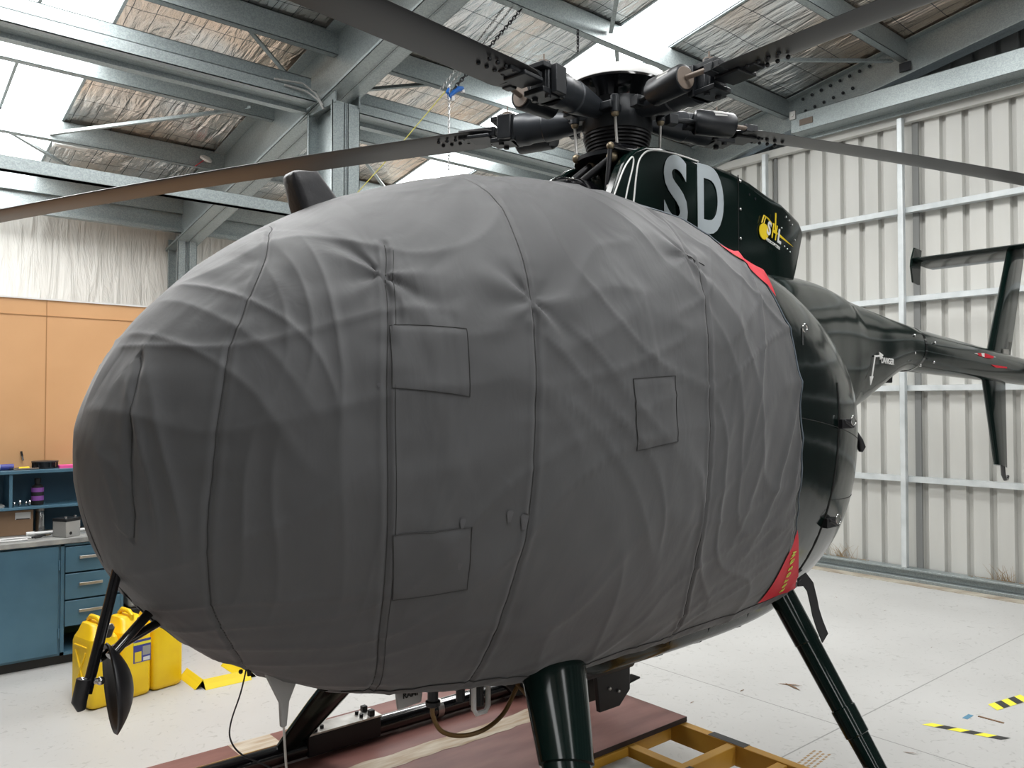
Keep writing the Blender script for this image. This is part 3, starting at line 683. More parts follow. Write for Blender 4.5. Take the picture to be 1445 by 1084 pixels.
# pinstripes
def strip(pts,w,name,mt,par,y=-.2045):
    mb=MB(); mb.tube(pts,w,6); return mb.build(name,mt,par,smooth=True)
def fz(x,z): return (x,-plan(x)-.0015,z)
for sg in (-1,1):
    pr_=[(-.29,2.07),(-.245,2.172),(-.19,2.285),(-.155,2.328),(-.12,2.355),(-.06,2.382),(.02,2.393),(.12,2.398),(.12,2.02),(-.2,2.02)]
    MB().prism(pr_,sg*.2005,sg*.150).build('fairing_cheek',M['green'],fa,bevel=.010,seg=3)
def sp_(pts,n=6):
    out=[]
    for i in range(len(pts)-1):
        p0=pts[max(i-1,0)];p1=pts[i];p2=pts[i+1];p3=pts[min(i+2,len(pts)-1)]
        for k in range(n):
            u=k/n; out.append(tuple(.5*((2*p1[j])+(-p0[j]+p2[j])*u+(2*p0[j]-5*p1[j]+4*p2[j]-p3[j])*u*u+(-p0[j]+3*p1[j]-3*p2[j]+p3[j])*u**3) for j in range(2)))
    return out+[pts[-1]]
strip([(x,-.2012,z) for x,z in [(-.265,2.11)]+sp_([(-.245,2.15),(-.19,2.262),(-.150,2.315),(-.133,2.322),(-.135,2.29),(-.165,2.2),(-.20,2.07)])],.0032,'pinstripe',M['white'],fa)
strip([(x,-.2015,z) for x,z in sp_([(-.15,2.08),(-.132,2.16),(-.118,2.253),(-.102,2.315),(-.066,2.355),(-.015,2.375),(.06,2.383),(.15,2.386),(.26,2.384)])],.0034,'pinstripe',M['white'],fa)
MB().box((.533,-.2015,2.02),(.536,-.198,2.38)).build('panel_gap',M['rubber'],fa)
for x,z in ((.545,2.355),(.545,2.235),(.545,2.11)): MB().sphere((x,-.202,z),.007,8).build('fastener',M['steel'],fa,smooth=True)
for x,z in ((.935,2.262),(.97,2.252),(1.0,2.238),(.89,2.205),(1.03,2.17),(.915,2.125),(.945,2.117),(.975,2.108)): MB().sphere((x,-plan(x)-.001,z),.0045,8).build('rivet',M['steel'],fa,smooth=True)
for q,(x,z) in enumerate(((.62,2.31),(.665,2.30),)): MB().cyl((x,-.199,z),(x,-.197,z),.006,n=10).build('rivet',M['hubm'],fa)
# logo
lg=MB().cyl((.725,-.199,2.165),(.725,-.2025,2.165),.036,n=24).build('logo_disc',M['yel'],fa)
MB().tube([(.705,-.203,2.20),(.722,-.203,2.235),(.755,-.203,2.225),(.785,-.203,2.205)],.0035,6).tube([(.722,-.203,2.20),(.735,-.203,2.228)],.0025,6).build('logo_outline',M['yel'],fa)
text_mesh('logo_letter_s','S',.085,M['white'],fa,side_mtx(.760,-.2045,2.180,-.25),sx=.75,bold=.003)
text_mesh('logo_letter_h','H',.095,M['yel'],fa,side_mtx(.803,-.204,2.170,-.25),sx=.6,bold=.002)
text_mesh('logo_letter_l','L',.085,M['white'],fa,side_mtx(.845,-.203,2.155,-.25),sx=.75,bold=.003)
MB().bar((.812,-.202,2.17),(.818,-.202,2.26),.002,.009,up=(1,0,0)).bar((.80,-.203,2.176),(.83,-.203,2.168),.002,.008).build('logo_mast',M['yel'],fa)
MB().prism([(.85,2.172),(.855,2.158),(.965,2.128)],-.199,-.197).build('logo_tail',M['yel'],fa)
text_mesh('logo_strapline','HELICOPTERS',.018,M['white'],fa,side_mtx(.79,-.205,2.118,-.27),bold=.0005)
# ---- tail boom with its fairing
ST=[(.45,1.99,1.30,.36),(.8,2.03,1.25,.34),(1.05,2.03,1.26,.30),(1.37,2.02,1.29,.245),(1.6,1.985,1.32,.21),(1.85,1.95,1.40,.18),(2.05,1.925,1.48,.165),(2.25,1.90,1.56,.150),(2.4,1.885,1.597,.142),(2.5,1.872,1.602,.138)]
rg=[]
def eg(x,t_,b_,w_,n=40,e=1.0): 
    return [(x,w_*spw(math.cos(2*PI*k/n),e),(t_+b_)/2+(t_-b_)/2*spw(math.sin(2*PI*k/n),e)) for k in range(n)]
# smooth interpolation of stations
def lerp_st(x,S):
    for i in range(len(S)-1):
        if x<=S[i+1][0]:
            p0=S[max(i-1,0)];p1=S[i];p2=S[i+1];p3=S[min(i+2,len(S)-1)]; u=(x-p1[0])/(p2[0]-p1[0]); o=[x]
            for j in (1,2,3):
                o.append(.5*((2*p1[j])+(-p0[j]+p2[j])*u+(2*p0[j]-5*p1[j]+4*p2[j]-p3[j])*u*u+(-p0[j]+3*p1[j]-3*p2[j]+p3[j])*u**3))
            return o
    return list(S[-1])
for i in range(42):
    x=.45+(2.5-.45)*i/41; q=lerp_st(x,ST); rg.append(eg(q[0],q[1],q[2],q[3],e=.95 if x>1.6 else .85))
bf=MB().rings(rg).build('boom_fairing',M['green'],heli,smooth=True,angle=60)
rg=[eg(2.503+ (4.62-2.503)*i/20, 1.870+(1.735-1.870)*i/20, 1.604+(1.545-1.604)*i/20, .137+(.092-.137)*i/20) for i in range(21)]
bm_=MB().rings(rg).build('tail_boom',M['green'],heli,smooth=True,angle=60)
rg=[eg(x,1.8755,1.599,.141) for x in (2.485,2.512)]; MB().rings(rg).build('joint_ring',M['blackg'],bm_,smooth=True)
for (x,z) in ((2.35,1.80),(2.35,1.70),(2.62,1.77),(2.42,1.63),(2.6,1.655)): MB().sphere((x,-.137,z),.008,8).build('fastener',M['steel'],bm_,smooth=True)
# danger mark
MB().bar((1.74,-.20,1.66),(1.70,-.20,1.54),.003,.010,up=(1,0,0)).bar((1.74,-.20,1.655),(1.81,-.193,1.66),.003,.010).prism([(1.685,1.55),(1.72,1.55),(1.69,1.505)],-.200,-.196).prism([(1.80,1.68),(1.81,1.64),(1.845,1.665)],-.194,-.190).build('danger_arrow',M['white'],bf)
text_mesh('danger_text','DANGER',.045,M['white'],bf,side_mtx(1.91,-.185,1.635,-.04),sx=.8,bold=.001)
MB().cyl((2.30,0,1.60),(2.30,0,1.53),.03,.026,n=14).build('beacon',M['rubber'],heli,bevel=.004)
# maple-red flash decals on the boom
MB().prism([(3.25,1.735),(3.42,1.742),(3.62,1.722),(3.42,1.715)],-.1195,-.116).build('white_decal',M['white'],bm_)
MB().prism([(3.30,1.737),(3.36,1.74),(3.38,1.717),(3.33,1.720)],-.1205,-.117).prism([(3.42,1.742),(3.58,1.725),(3.56,1.712),(3.42,1.712)],-.1205,-.117).prism([(3.55,1.67),(3.82,1.662),(3.82,1.652),(3.62,1.652)],-.118,-.114).build('red_decal',M['red'],bm_)
# fins
def foil(le,te,y0,th,n=1):
    return None
def fin(name,pts,th,mt=M['green']):  # pts: rootLE, tipLE, tipTE, rootTE in xz
    (a,b,c,d)=pts; rg=[]
    for (le,te) in ((a,d),(b,c)):
        ring=[]
        for u,v in ((0,0),(.04,.55),(.15,.9),(.35,1),(.7,.6),(1,.05),(1,-.05),(.7,-.6),(.35,-1),(.15,-.9),(.04,-.55)):
            ring.append((le[0]+(te[0]-le[0])*u, v*th/2, le[1]+(te[1]-le[1])*u))
        rg.append(ring)
    return MB().rings(rg).build(name,mt,heli,smooth=True,angle=60)
fin('upper_fin',[(3.74,1.66),(4.232,2.552),(4.56,2.552),(4.20,1.66)],.05)
lf=fin('lower_fin',[(3.70,1.60),(3.915,.98),(4.145,.945),(4.13,1.60)],.045)
MB().tube([(4.06,0,.97),(4.07,0,.90),(4.10,0,.865),(4.14,0,.862),(4.16,0,.885)],[.016,.016,.014,.012,.01],10).build('tail_skid',M['blackg'],heli,smooth=True)
# horizontal stabiliser
rg=[]
for y,xo in ((-.80,0.06),(0,0.0),(.68,0.0)):
    le=Vector((4.20 if y>=0 else 4.20,y,2.560)); te=Vector((4.58,y,2.515)); ring=[]
    for u,v in ((0,0),(.04,.6),(.15,.9),(.35,1),(.7,.6),(1,.05),(1,-.05),(.7,-.6),(.35,-1),(.15,-.9),(.04,-.6)):
        ring.append((le.x+(te.x-le.x)*u,y,le.z+(te.z-le.z)*u+v*.022))
    rg.append(ring)
hs=MB().rings(rg).build('horizontal_stabiliser',M['green'],heli,smooth=True,angle=60)
for s,y in ((1,.68),(-1,-.80)):
    pts=[(4.18,2.555),(4.26,2.66),(4.38,2.65),(4.34,2.545),(4.36,2.37),(4.24,2.38),(4.18,2.50)]
    mb=MB().rings([[ (x,y+s*(.006+ (abs(z-2.55)*.10)),z) for x,z in pts],[ (x,y+s*(-.008+(abs(z-2.55)*.10)),z) for x,z in pts]])
    mb.build('end_plate',M['green'],hs)
# tail rotor gearbox behind the fin
MB().cyl((4.55,0,1.64),(4.72,0,1.64),.075,.05,n=18).build('tail_gearbox',M['hubm'],heli,smooth=True)
tr=MB().cyl((4.66,0,1.64),(4.66,-.22,1.64),.03,n=14).box((4.61,-.23,1.60),(4.71,-.20,1.68)).build('tail_rotor_hub',M['blackm'],heli,bevel=.005)
for s in (-1,1): MB().bar((4.66+s*.05,-.215,1.64+s*.03),(4.66+s*.62,-.215,1.64+s*.30),.012,.11,up=(0,0,1)).build('tail_rotor_blade',M['blackg'],tr)
MB().box((4.02,-.03,1.72),(4.12,.03,1.80)).cyl((4.45,-.04,1.80),(4.45,-.04,1.87),.012,n=8).build('light_fitting',M['alu'],heli)
# ---- rotor head
HB=2.555
MB().cyl((0,0,1.95),(0,0,HB-.03),.06,n=20).build('mast',M['hubm'],heli,smooth=True)
prof=[(0,2.385),(.10,2.385)]
for k in range(7): z=2.39+k*.013; q_=.112+.0035*k; prof+=[(q_+.003,z),(q_+.003,z+.006),(q_-.003,z+.008),(q_-.003,z+.011)]
prof+=[(.135,2.482),(.10,2.50),(0,2.50)]
MB().lathe(prof,n=36).build('ribbed_boot',M['blackm'],heli,smooth=True,angle=30)
MB().lathe([(0,HB-.10),(.115,HB-.10),(.14,HB-.06),(.14,HB+.03),(.125,HB+.07),(.12,HB+.115),(0,HB+.115)],n=30).build('hub',M['hubm'],heli,smooth=True)
rgd=[(0,HB+.05),(.13,HB+.05),(.15,HB+.075),(.195,HB+.098),(.203,HB+.100),(.203,HB+.130),(.19,HB+.148),(.13,HB+.170),(.06,HB+.180),(0,HB+.183)]
MB().lathe(rgd,n=40).build('hub_dome',M['blackg'],heli,smooth=True,angle=50)
MB().lathe([(.2032,HB+.108),(.2045,HB+.109),(.2045,HB+.130),(.191,HB+.1495),(.188,HB+.1495)],n=40).build('lit_rim_band',M['tubewhite'],heli,smooth=True)  # white band paints the light caught on the dome rim
# swashplate
MB().lathe([(0,2.345),(.13,2.345),(.172,2.365),(.172,2.38),(.14,2.39),(0,2.39)],n=30).build('swashplate',M['hubm'],heli,smooth=True)
MB().tube([(-.19,-.13,2.375),(-.1,-.17,2.36),(.02,-.16,2.365),(.07,-.14,2.40)],[.016,.022,.022,.016],10).build('scissor_arm',M['blackg'],heli,smooth=True)
AZ=[119.5,189,266,340,49]
for az in AZ:
    a=R(az)      # helicopter axes are parallel to the world axes
    d=Vector((math.cos(a),math.sin(a),0)); cw=Vector((math.sin(a),-math.cos(a),0)); up=Vector((0,0,1)); c=Vector((0,0,HB))
    P=lambda r,o=0,z=0: c+d*r+cw*o+up*z
    arm=MB().tube([P(.05),P(.09),P(.16),P(.24),P(.30),P(.305),P(.36),P(.375),P(.42)],[.020,.028,.040,.054,.062,.058,.060,.066,.066],20).build('pitch_housing',M['hubg'],heli,smooth=True,angle=35)
    MB().obox(P(.13,-.06,-.01),d*.05,cw*.03,up*.015).cyl(P(.15,-.09,-.04),P(.15,-.09,.03),.018,n=12).build('pitch_horn',M['hubm'],arm,bevel=.004)
    fk=MB()
    for z in (-.045,.045): fk.obox(P(.475,0,z),d*.055,cw*.045,up*.010)
    fk.obox(P(.43,0,0),d*.012,cw*.055,up*.055).obox(P(.475,.0,0),d*.03,cw*.035,up*.032)
    for o_ in (-.03,.03): fk.cyl(P(.485,o_,-.065),P(.485,o_,.065),.012,n=10)
    fk.obox(P(.46,-.06,.0),d*.03,cw*.012,up*.05)
    fk.build('blade_grip',M['hubm'],heli,bevel=.003)
    MB().cyl(P(.47,0,.055),P(.47,0,.078),.022,n=12).cyl(P(.47,0,.078),P(.47,0,.105),.003,n=6).build('pin_cap',M['capbeige'],arm)
    # damper cylinder on the trailing side
    da=MB().tube([P(.30,.098,-.012),P(.305,.10,-.012),P(.455,.115,-.014),P(.46,.115,-.014)],[.044,.050,.050,.046],20).build('damper',M['hubm'],heli,smooth=True,angle=35)
    MB().cyl(P(.459,.115,-.014),P(.464,.1155,-.014),.040,n=18).cyl(P(.464,.115,-.014),P(.545,.10,-.01),.010,n=8).build('end_cap',M['capbeige'],da,bevel=.002)
    MB().obox(P(.555,.09,-.008),d*.018,cw*.02,up*.016).build('clevis',M['hubm'],da,bevel=.003); MB().obox(P(.20,.085,-.012),d*.02,cw*.02,up*.02).cyl(P(.20,.085,-.012),P(.30,.098,-.012),.011,n=10).build('damper_rod',M['hubm'],da,bevel=.003)
    lb_=MB(); q0=P(.36,.105,-.013); ax_=(P(.415,.110,-.013)-q0)
    lb_.add([q0+cw*(.0505*math.cos(R(t)))*k_+up*(.0505*math.sin(R(t)))+ax_*v for v in (0,1) for t in range(20,80,10) for k_ in (1,)],[(i,i+1,i+7,i+6) for i in range(5)])
    lb_.build('white_label',M['greyp'],da,smooth=True)
    lb_=MB(); lb_.add([q0-cw*(.0505*math.cos(R(t)))+up*(.0505*math.sin(R(t)))+ax_*v for v in (0,1) for t in range(0,60,10)],[(i,i+1,i+7,i+6) for i in range(5)])
    lb_.build('white_label',M['greyp'],da,smooth=True)
    MB().obox(P(.58,.07,-.005),d*.02,cw*.035,up*.014).build('clevis',M['hubm'],da,bevel=.003); MB().obox(P(.30,.06,-.02),d*.03,cw*.03,up*.012).build('clevis',M['hubm'],da,bevel=.003)
    # root fitting
    rt=MB().obox(P(.60,0,.0),d*.085,cw*.030,up*.020).obox(P(.585,.0,-.02),d*.05,cw*.05,up*.008)
    rt.build('root_fitting',M['hubm'],heli,bevel=.004)
    # blade
    rg=[]
    for i in range(31):
        r=(.52,.56,.62)[i] if i<3 else .62+(4.02-.62)*(i-2)/28
        ch=.172 if i>1 else (.09 if i==0 else .150)
        zz=-.009*r*r; tw=R(9-8*r/4)
        ring=[]
        for u,v in ((0,0),(.015,.25),(.06,.55),(.15,.85),(.30,1),(.5,.85),(.75,.48),(1,.06),(1,-.04),(.75,-.30),(.5,-.5),(.30,-.58),(.15,-.5),(.06,-.35),(.015,-.18)):
            o_=(u-.30)*ch; z_=v*.0105*(1.35 if i<3 else 1)
            ring.append(c+d*r+cw*(o_*math.cos(tw)+z_*math.sin(tw))+up*(zz-o_*math.sin(tw)+z_*math.cos(tw)))
        rg.append(ring)
    bl=MB().rings(rg).build('rotor_blade',M['blade'],heli,smooth=True,angle=50)
    for r in (.66,.70,.74,.78): 
        for o_ in (-.02,.03): MB().sphere(P(r,o_,-.009*r*r-.012),.008,8).build('root_bolt',M['hubm'],bl,smooth=True)
    # pitch link
    p0=P(.15,-.09,-.04); p1=Vector((0,0,2.378))+(d*.15-cw*.10).normalized()*.17
    lk=MB().cyl(p0,p1,.0055,n=8).build('pitch_link',M['alu'],heli,smooth=True)
    MB().sphere(p0,.016,10).build('rod_end',M['brass'],lk,smooth=True); MB().sphere(p1,.018,10).build('rod_end',M['brass'],lk,smooth=True)
# transmission deck and controls in front of the fairing
MB().box((-.20,-.16,1.98),(.0,.16,2.10)).cyl((0,0,2.08),(0,0,2.35),.10,.085,n=18).build('gearbox_deck',M['blackm'],heli,bevel=.01)
for a,b,r in (((-.26,.0,2.22),(-.16,-.12,2.34),.013),((-.16,-.14,2.22),(.03,-.17,2.33),.010),((-.30,.06,2.20),(-.12,.02,2.35),.013),((-.20,-.12,2.12),(-.19,-.14,2.37),.009),((-.10,-.17,2.16),(-.10,-.17,2.31),.008),((-.23,-.08,2.15),(-.05,-.18,2.26),.012)):
    l_=MB().cyl(a,b,r,n=10).build('control_rod',M['blackm'],heli,smooth=True); MB().sphere(b,r*1.7,8).build('rod_end',M['brass'],l_,smooth=True)
MB().tube([(-.12,-.175,2.30),(-.118,-.175,2.325),(-.08,-.175,2.330),(-.077,-.175,2.315)],.003,6).build('bent_rod',M['alu'],heli)
MB().prism([(-.235,2.14),(-.225,2.215),(-.205,2.225),(-.19,2.15)],-.15,-.16).build('bracket',M['alu'],heli,bevel=.003)
MB().box((-.17,-.17,2.12),(-.09,-.13,2.225)).build('actuator_bracket',M['hubg'],heli,bevel=.006)
rg=[[(x,y,2.0+h*math.cos(y/.26*PI/2)) for y in [-.25+.5*k/14 for k in range(15)]] for x,h in ((-.46,.10),(-.42,.20),(-.34,.255),(-.22,.27))]
MB().rings(rg,cap=False,closed=False).build('inlet_cowl',M['blackg'],heli,smooth=True)
# ---- landing gear
def strut(top,foot,name,front):
    top=Vector(top);foot=Vector(foot);d=foot-top;n=24
    ax=d.normalized(); fw=Vector((1,0,0)); fw=(fw-ax*fw.dot(ax)).normalized(); sd=ax.cross(fw)
    def ring(u,a,b):
        p=top+d*u; return [p+fw*(a*math.cos(2*PI*k/n))+sd*(b*math.sin(2*PI*k/n)) for k in range(n)]
    if front: secs=[(0,.112,.066),(.02,.114,.068),(.40,.088,.050),(.405,.080,.042),(.70,.072,.036),(.95,.056,.03),(1,.05,.028)]
    else: secs=[(0,.064,.045),(.30,.060,.042),(.305,.057,.040),(.62,.054,.036),(.625,.058,.04),(.75,.056,.038),(.755,.052,.034),(1,.046,.03)]
    o=MB().rings([ring(*s) for s in secs]).build('gear_leg',M['green'],heli,smooth=True,angle=28)
    return o,top,d,fw,sd
for sx in (-1,1):
    y0=-sx   # -1 => port first
for s in (-1,1):
    o,top,d,fw,sd=strut((-.735,.40*s,.66),(-1.0,.84*s,.06),'front',True)
    if s==-1:
        for u,a in ((.06,-70),(.10,-68),(.05,20),(.14,5),(.26,5),(.38,5),(.13,-60),(.13,-45)):
            aa=R(a-20); p=top+d*u+fw*(.098*math.cos(aa)*(1-.3*u))+sd*(-.062*abs(math.sin(aa)))
            MB().sphere(p,.006,8).build('rivet',M['steel'],o,smooth=True)
        p=top+d*.14+fw*(-.060)+sd*(-.052)
    strut((.45,.42*s,.70),(.47,.84*s,.05),'rear',False)
    y=.84*s
    sk_=MB().tube([(-1.78,y,.06),(-1.70,y,.045),(-1.6,y,.04),(-1.2,y,.04),(.50,y,.04),(.54,y,.05)],[.034,.036,.038,.038,.038,.03],18).build('skid_tube',M['blackg'],heli,smooth=True)
    MB().box((-1.15,y-.02,.0),(-.5,y+.02,.012)).box((.1,y-.02,.0),(.5,y+.02,.012)).build('skid_shoe',M['alu'],sk_)
    # ballast / plate fitting on the skid
    pf=MB().box((-.93,y-.045,.01),(-.60,y+.045,.095)).build('skid_step_box',M['blackm'],heli,bevel=.006)
    MB().box((-.94,y-.05,.096),(-.60,y+.05,.103)).build('mounting_plate',M['alu'],pf)
    for x in (-.90,-.64):
        for yy in (-.03,.03): MB().box((x-.012,y+yy-.012,.103),(x+.012,y+yy+.012,.128)).build('square_bolt',M['blackm'],pf,bevel=.003)
    for x in (-.86,-.68):
        for yy in (-.018,.02): MB().cyl((x,y+yy,.103),(x,y+yy,.116),.008,n=8).build('bolt',M['blackm'],pf)
    MB().tube([(-.30,y,.04),(-.27,y,.04)],.043,18).build('clamp_band',M['alu'],sk_)
    # foot fitting / ground wheel mount
    MB().cyl((.17,y-.05,.092),(.17,y+.02,.092),.085,n=24).build('ground_wheel',M['rubber'],heli,bevel=.01)
    MB().cyl((.16,y-.03,.10),(.30,y-.02,.16),.035,.03,n=14).build('wheel_bracket',M['blackm'],heli,bevel=.004)
# belly fittings
t_=MB().prism([(-.16,.50),(.0,.50),(.03,.43),(0,.38),(.0,.30),(-.06,.25),(-.17,.25),(-.19,.40)],-.06,-.04).prism([(-.16,.50),(.0,.50),(.03,.43),(0,.38),(.0,.30),(-.06,.25),(-.17,.25),(-.19,.40)],.04,.06).cyl((-.1,-.06,.42),(-.1,.06,.42),.04,n=16).bar((-.02,0,.30),(.10,0,.315),.05,.008)
ck=t_.build('cargo_hook',M['blackm'],heli,bevel=.003)
for p in ((-.1,-.064,.45),(-.03,-.064,.44),(-.12,-.064,.33),(-.07,-.064,.31)): MB().sphere(p,.007,8).build('bolt',M['alu'],ck,smooth=True)
MB().box((-.74,-.36,.52),(-.30,.36,.60)).build('belly_frame',M['blackm'],heli,bevel=.02)
MB().prism([(-1.19,.66),(-1.08,.66),(-1.095,.558),(-1.175,.553)],-.245,-.235).build('grey_antenna',M['greyp'],heli,bevel=.006)
text_mesh('antenna_text','RAMI',.022,M['rubber'],heli,side_mtx(-1.135,-.2465,.590),bold=.0006)
MB().prism([(-1.53,.72),(-1.42,.70),(-1.455,.62),(-1.462,.555),(-1.478,.555),(-1.482,.62)],-.155,-.14).build('whip_mount',M['greyp'],heli,bevel=.004)
MB().tube([(-1.47,-.15,.56),(-1.462,-.15,.45),(-1.44,-.15,.33),(-1.40,-.15,.20)],.0035,6).build('whip_antenna',M['alu'],heli)
cn=MB().lathe([(0,.66),(.017,.66),(.017,.605),(.022,.60),(.022,.588),(.016,.583),(.016,.545),(.022,.542),(.022,.53),(.014,.525),(0,.525)],o=(-1.04,-.22,0),n=16).build('cable_connector',M['brass'],heli,smooth=True,angle=30)
cn.data.materials.clear(); cn.data.materials.append(M['hubm'])
MB().lathe([(0,.64),(.02,.64),(.02,.56),(.014,.555),(.014,.52),(0,.52)],o=(-.94,-.22,0),n=14).build('cable_connector',M['hubm'],heli,smooth=True,angle=30)
la=MB().tube([(-.905,-.24,.62),(-.905,-.24,.49),(-.895,-.24,.475),(-.86,-.24,.475),(-.85,-.24,.49),(-.85,-.24,.62)],.008,8).build('sensor_guard',M['tubewhite'],heli,smooth=True)
MB().lathe([(0,.62),(.022,.62),(.022,.495),(0,.49)],o=(-.878,-.22,0),n=14).build('sensor_body',M['hubm'],la,smooth=True)
MB().tube(sm3([(-1.04,-.22,.53),(-1.04,-.22,.50),(-1.01,-.22,.448),(-.94,-.22,.415),(-.86,-.23,.415),(-.79,-.24,.45),(-.745,-.25,.52),(-.71,-.26,.565)]),.007,8).build('brown_cable',M['cable'],heli,smooth=True)
MB().tube([(-.745,-.25,.535),(-.72,-.27,.50),(-.69,-.30,.45),(-.68,-.32,.42)],.006,8).build('brown_cable',M['cable'],heli,smooth=True)
MB().tube([(-.86,-.15,.60),(-.78,-.2,.58),(-.72,-.22,.54),(-.70,-.22,.50)],[.02,.035,.04,.03],12).build('dark_hose',M['rubber'],heli,smooth=True)
rg=[]
for i in range(61):
    x=-.72+1.55*i/60; e=max(0,min(1,(x+.72)/.25,(.83-x)/.25)); e=e*e*(3-2*e); row=[]
    for k in range(41):
        t_=-57-(66*k/40); d_=min(-57-t_,t_+123); f_=max(0,min(1,d_/9)); f_=f_*f_*(3-2*f_)
        row.append(surf(x,R(t_),-.01+.052*f_*e))
    rg.append(row)
bp=MB().rings(rg,cap=False,closed=False).build('belly_panel',M['pod'],heli,smooth=True,angle=80)
for x0 in (-.18,.05,.32):
    MB().tube([surf(x0+.10*(j/14),R(-60-j*2.2),-.01+.052*min(1,(3+j*2.2)/9)+.001) for j in range(15)],.0012,5).build('panel_line',M['rubber'],bp)
# nose: load mirror on a tripod of struts
Yp=-.10
def V(x,z,y=Yp): return (x,y,z)
for a,b,r in ((V(-1.855,1.03,-.06),V(-1.935,.735),.0125),(V(-1.70,.955,-.02),V(-1.885,.81),.0125),(V(-1.66,.885,.0),V(-1.90,.80,-.06),.011),):
    MB().tube([a,b],r,14).build('mirror_strut',M['blackg'],heli,smooth=True)
MB().tube([V(-1.94,.77),V(-1.95,.72),V(-1.945,.70)],[.017,.017,.010],12).build('strut_foot',M['blackm'],heli,smooth=True)
MB().cyl(V(-1.945,.765),V(-1.90,.757),.007,n=10).sphere(V(-1.943,.765),.010).sphere(V(-1.905,.758),.010).build('mirror_clamp',M['steel'],heli,smooth=True)
# curved round mirror shell, seen almost edge-on
mc=Vector(V(-1.885,.735)); nrm=Vector((1,-.10,.08)).normalized()
u_=nrm.cross(Vector((0,0,1))).normalized(); v_=u_.cross(nrm)
rg=[]
for k in range(10):
    rr=.103*k/9; dep=.045*(1-(rr/.103)**2)
    rg.append([mc+nrm*(dep)+u_*(rr*math.cos(t))+v_*(rr*math.sin(t)) for t in [2*PI*j/36 for j in range(36)]] if k else [mc+nrm*dep+u_*(.001*math.cos(t))+v_*(.001*math.sin(t)) for t in [2*PI*j/36 for j in range(36)]])
mi=MB().rings(rg,cap=False).build('load_mirror',M['blackm'],heli,smooth=True,angle=80); s_=mi.modifiers.new('t','SOLIDIFY'); s_.thickness=.006
# rear pod details
def sline(pts,r,name,mt,par,off=.001,n=6): return MB().tube([surf(x,T,off) for x,T in pts],r,n).build(name,mt,par,smooth=True)
sline([(.44,R(t)) for t in range(8,-62,-5)],.0035,'door_seam',M['rubber'],heli,.0005)
sline([(.44+.008*k,R(-20)) for k in range(0,62)],.0012,'panel_line',M['rubber'],heli,.0002)
sline([(.10+.01*k,R(-3)) for k in range(0,88)],.0010,'panel_line',M['rubber'],heli,.0002)
for T in (-2,-26):
    p=surf(.47,R(T),.012); q=MB().obox(p,(.035,0,0),(0,.012,0),(0,0,.018)).cyl(p+Vector((-.02,-.01,.01)),p+Vector((.04,-.012,-.012)),.007,n=8).build('door_latch',M['blackm'],heli,bevel=.003)
    MB().tube([p+Vector((.03+.018*math.cos(a),-.02,.012+.018*math.sin(a))) for a in [k*2*PI/16 for k in range(17)]],.002,6,cap=False).build('latch_ring',M['steel'],q,smooth=True)
p=surf(.92,R(-2),.0); MB().tube([p+Vector((-.02,-.02,.04)),p+Vector((.0,-.03,.0)),p+Vector((.01,-.03,-.03)),p+Vector((.005,-.03,-.05))],[.006,.012,.018,.008],10).build('vent_handle',M['blackm'],heli,smooth=True)
# bright hook at cover edge
p=surf(.12,R(16),.022)
hkp=MB().obox(p,(.004,0,0),(0,.003,0),(0,0,.028)).tube([p+Vector((.012+.014*math.cos(a),-.004,.03+.012*math.sin(a))) for a in [k*2*PI/14 for k in range(15)]],.0035,6,cap=False).build('door_handle',M['steel'],heli,smooth=True)

# ------------------------------------------------------------------ COVER
cov=thing('aircraft_cover',(HX,HY,HZ),'grey fabric protective cover wrapped over the helicopter cabin','cover')
REAR=[(90,-.34),(62,-.24),(45,-.111),(36,-.03),(28.7,.013),(15,.051),(0,.058),(-16,.089),(-29,.17),(-44,.36),(-50,.486),(-90,.5)]
HEM=[(-2,-90),(-1.42,-90),(-1.30,-74),(-1.15,-66.5),(-.96,-62.5),(-.7,-62.5),(-.405,-61),(-.064,-58.2),(.33,-55.6),(.49,-50.5),(1,-50)]
def interp(t,x):
    if t[0][0]>t[-1][0]: t=t[::-1]
    if x<=t[0][0]: return t[0][1]
    for (a,b),(c,d) in zip(t,t[1:]):
        if x<=c: return b+(d-b)*(x-a)/(c-a)
    return t[-1][1]
def nz(a,b,c=0): return noise.noise((a,b,c))
SEAMX={ 's0':[(57,-1.832),(31,-1.856),(-2,-1.866),(-40,-1.85)],
 's1':[(88,-1.47),(72,-1.528),(35,-1.675),(17,-1.718),(-5,-1.739),(-24,-1.74),(-49,-1.704),(-68,-1.608),(-88,-1.5)],
 's2':[(42,-1.36),(31,-1.391),(5,-1.424),(-19,-1.41),(-42.5,-1.37),(-63.5,-1.299),(-73,-1.27)],
 's3':[(86,-.95),(60,-1.0),(49,-1.02),(36,-1.045),(20,-1.065),(0,-1.079),(-18,-1.077),(-34,-1.082),(-49,-1.065),(-64,-1.03)],
 's4':[(78,-.42),(50,-.40),(28,-.416),(7,-.46),(-14.5,-.447),(-33,-.393),(-50,-.287),(-58,-.25)]}
def sx_at(S,t):
    S=sorted(S); t=max(S[0][0],min(S[-1][0],t))
    for i in range(len(S)-1):
        if t<=S[i+1][0]:
            a=S[max(i-1,0)][1];b=S[i][1];c=S[i+1][1];d=S[min(i+2,len(S)-1)][1]; u=(t-S[i][0])/(S[i+1][0]-S[i][0])
            return .5*(2*b+(c-a)*u+(2*a-5*b+4*c-d)*u*u+(-a+3*b-3*c+d)*u**3)
    return S[-1][1]
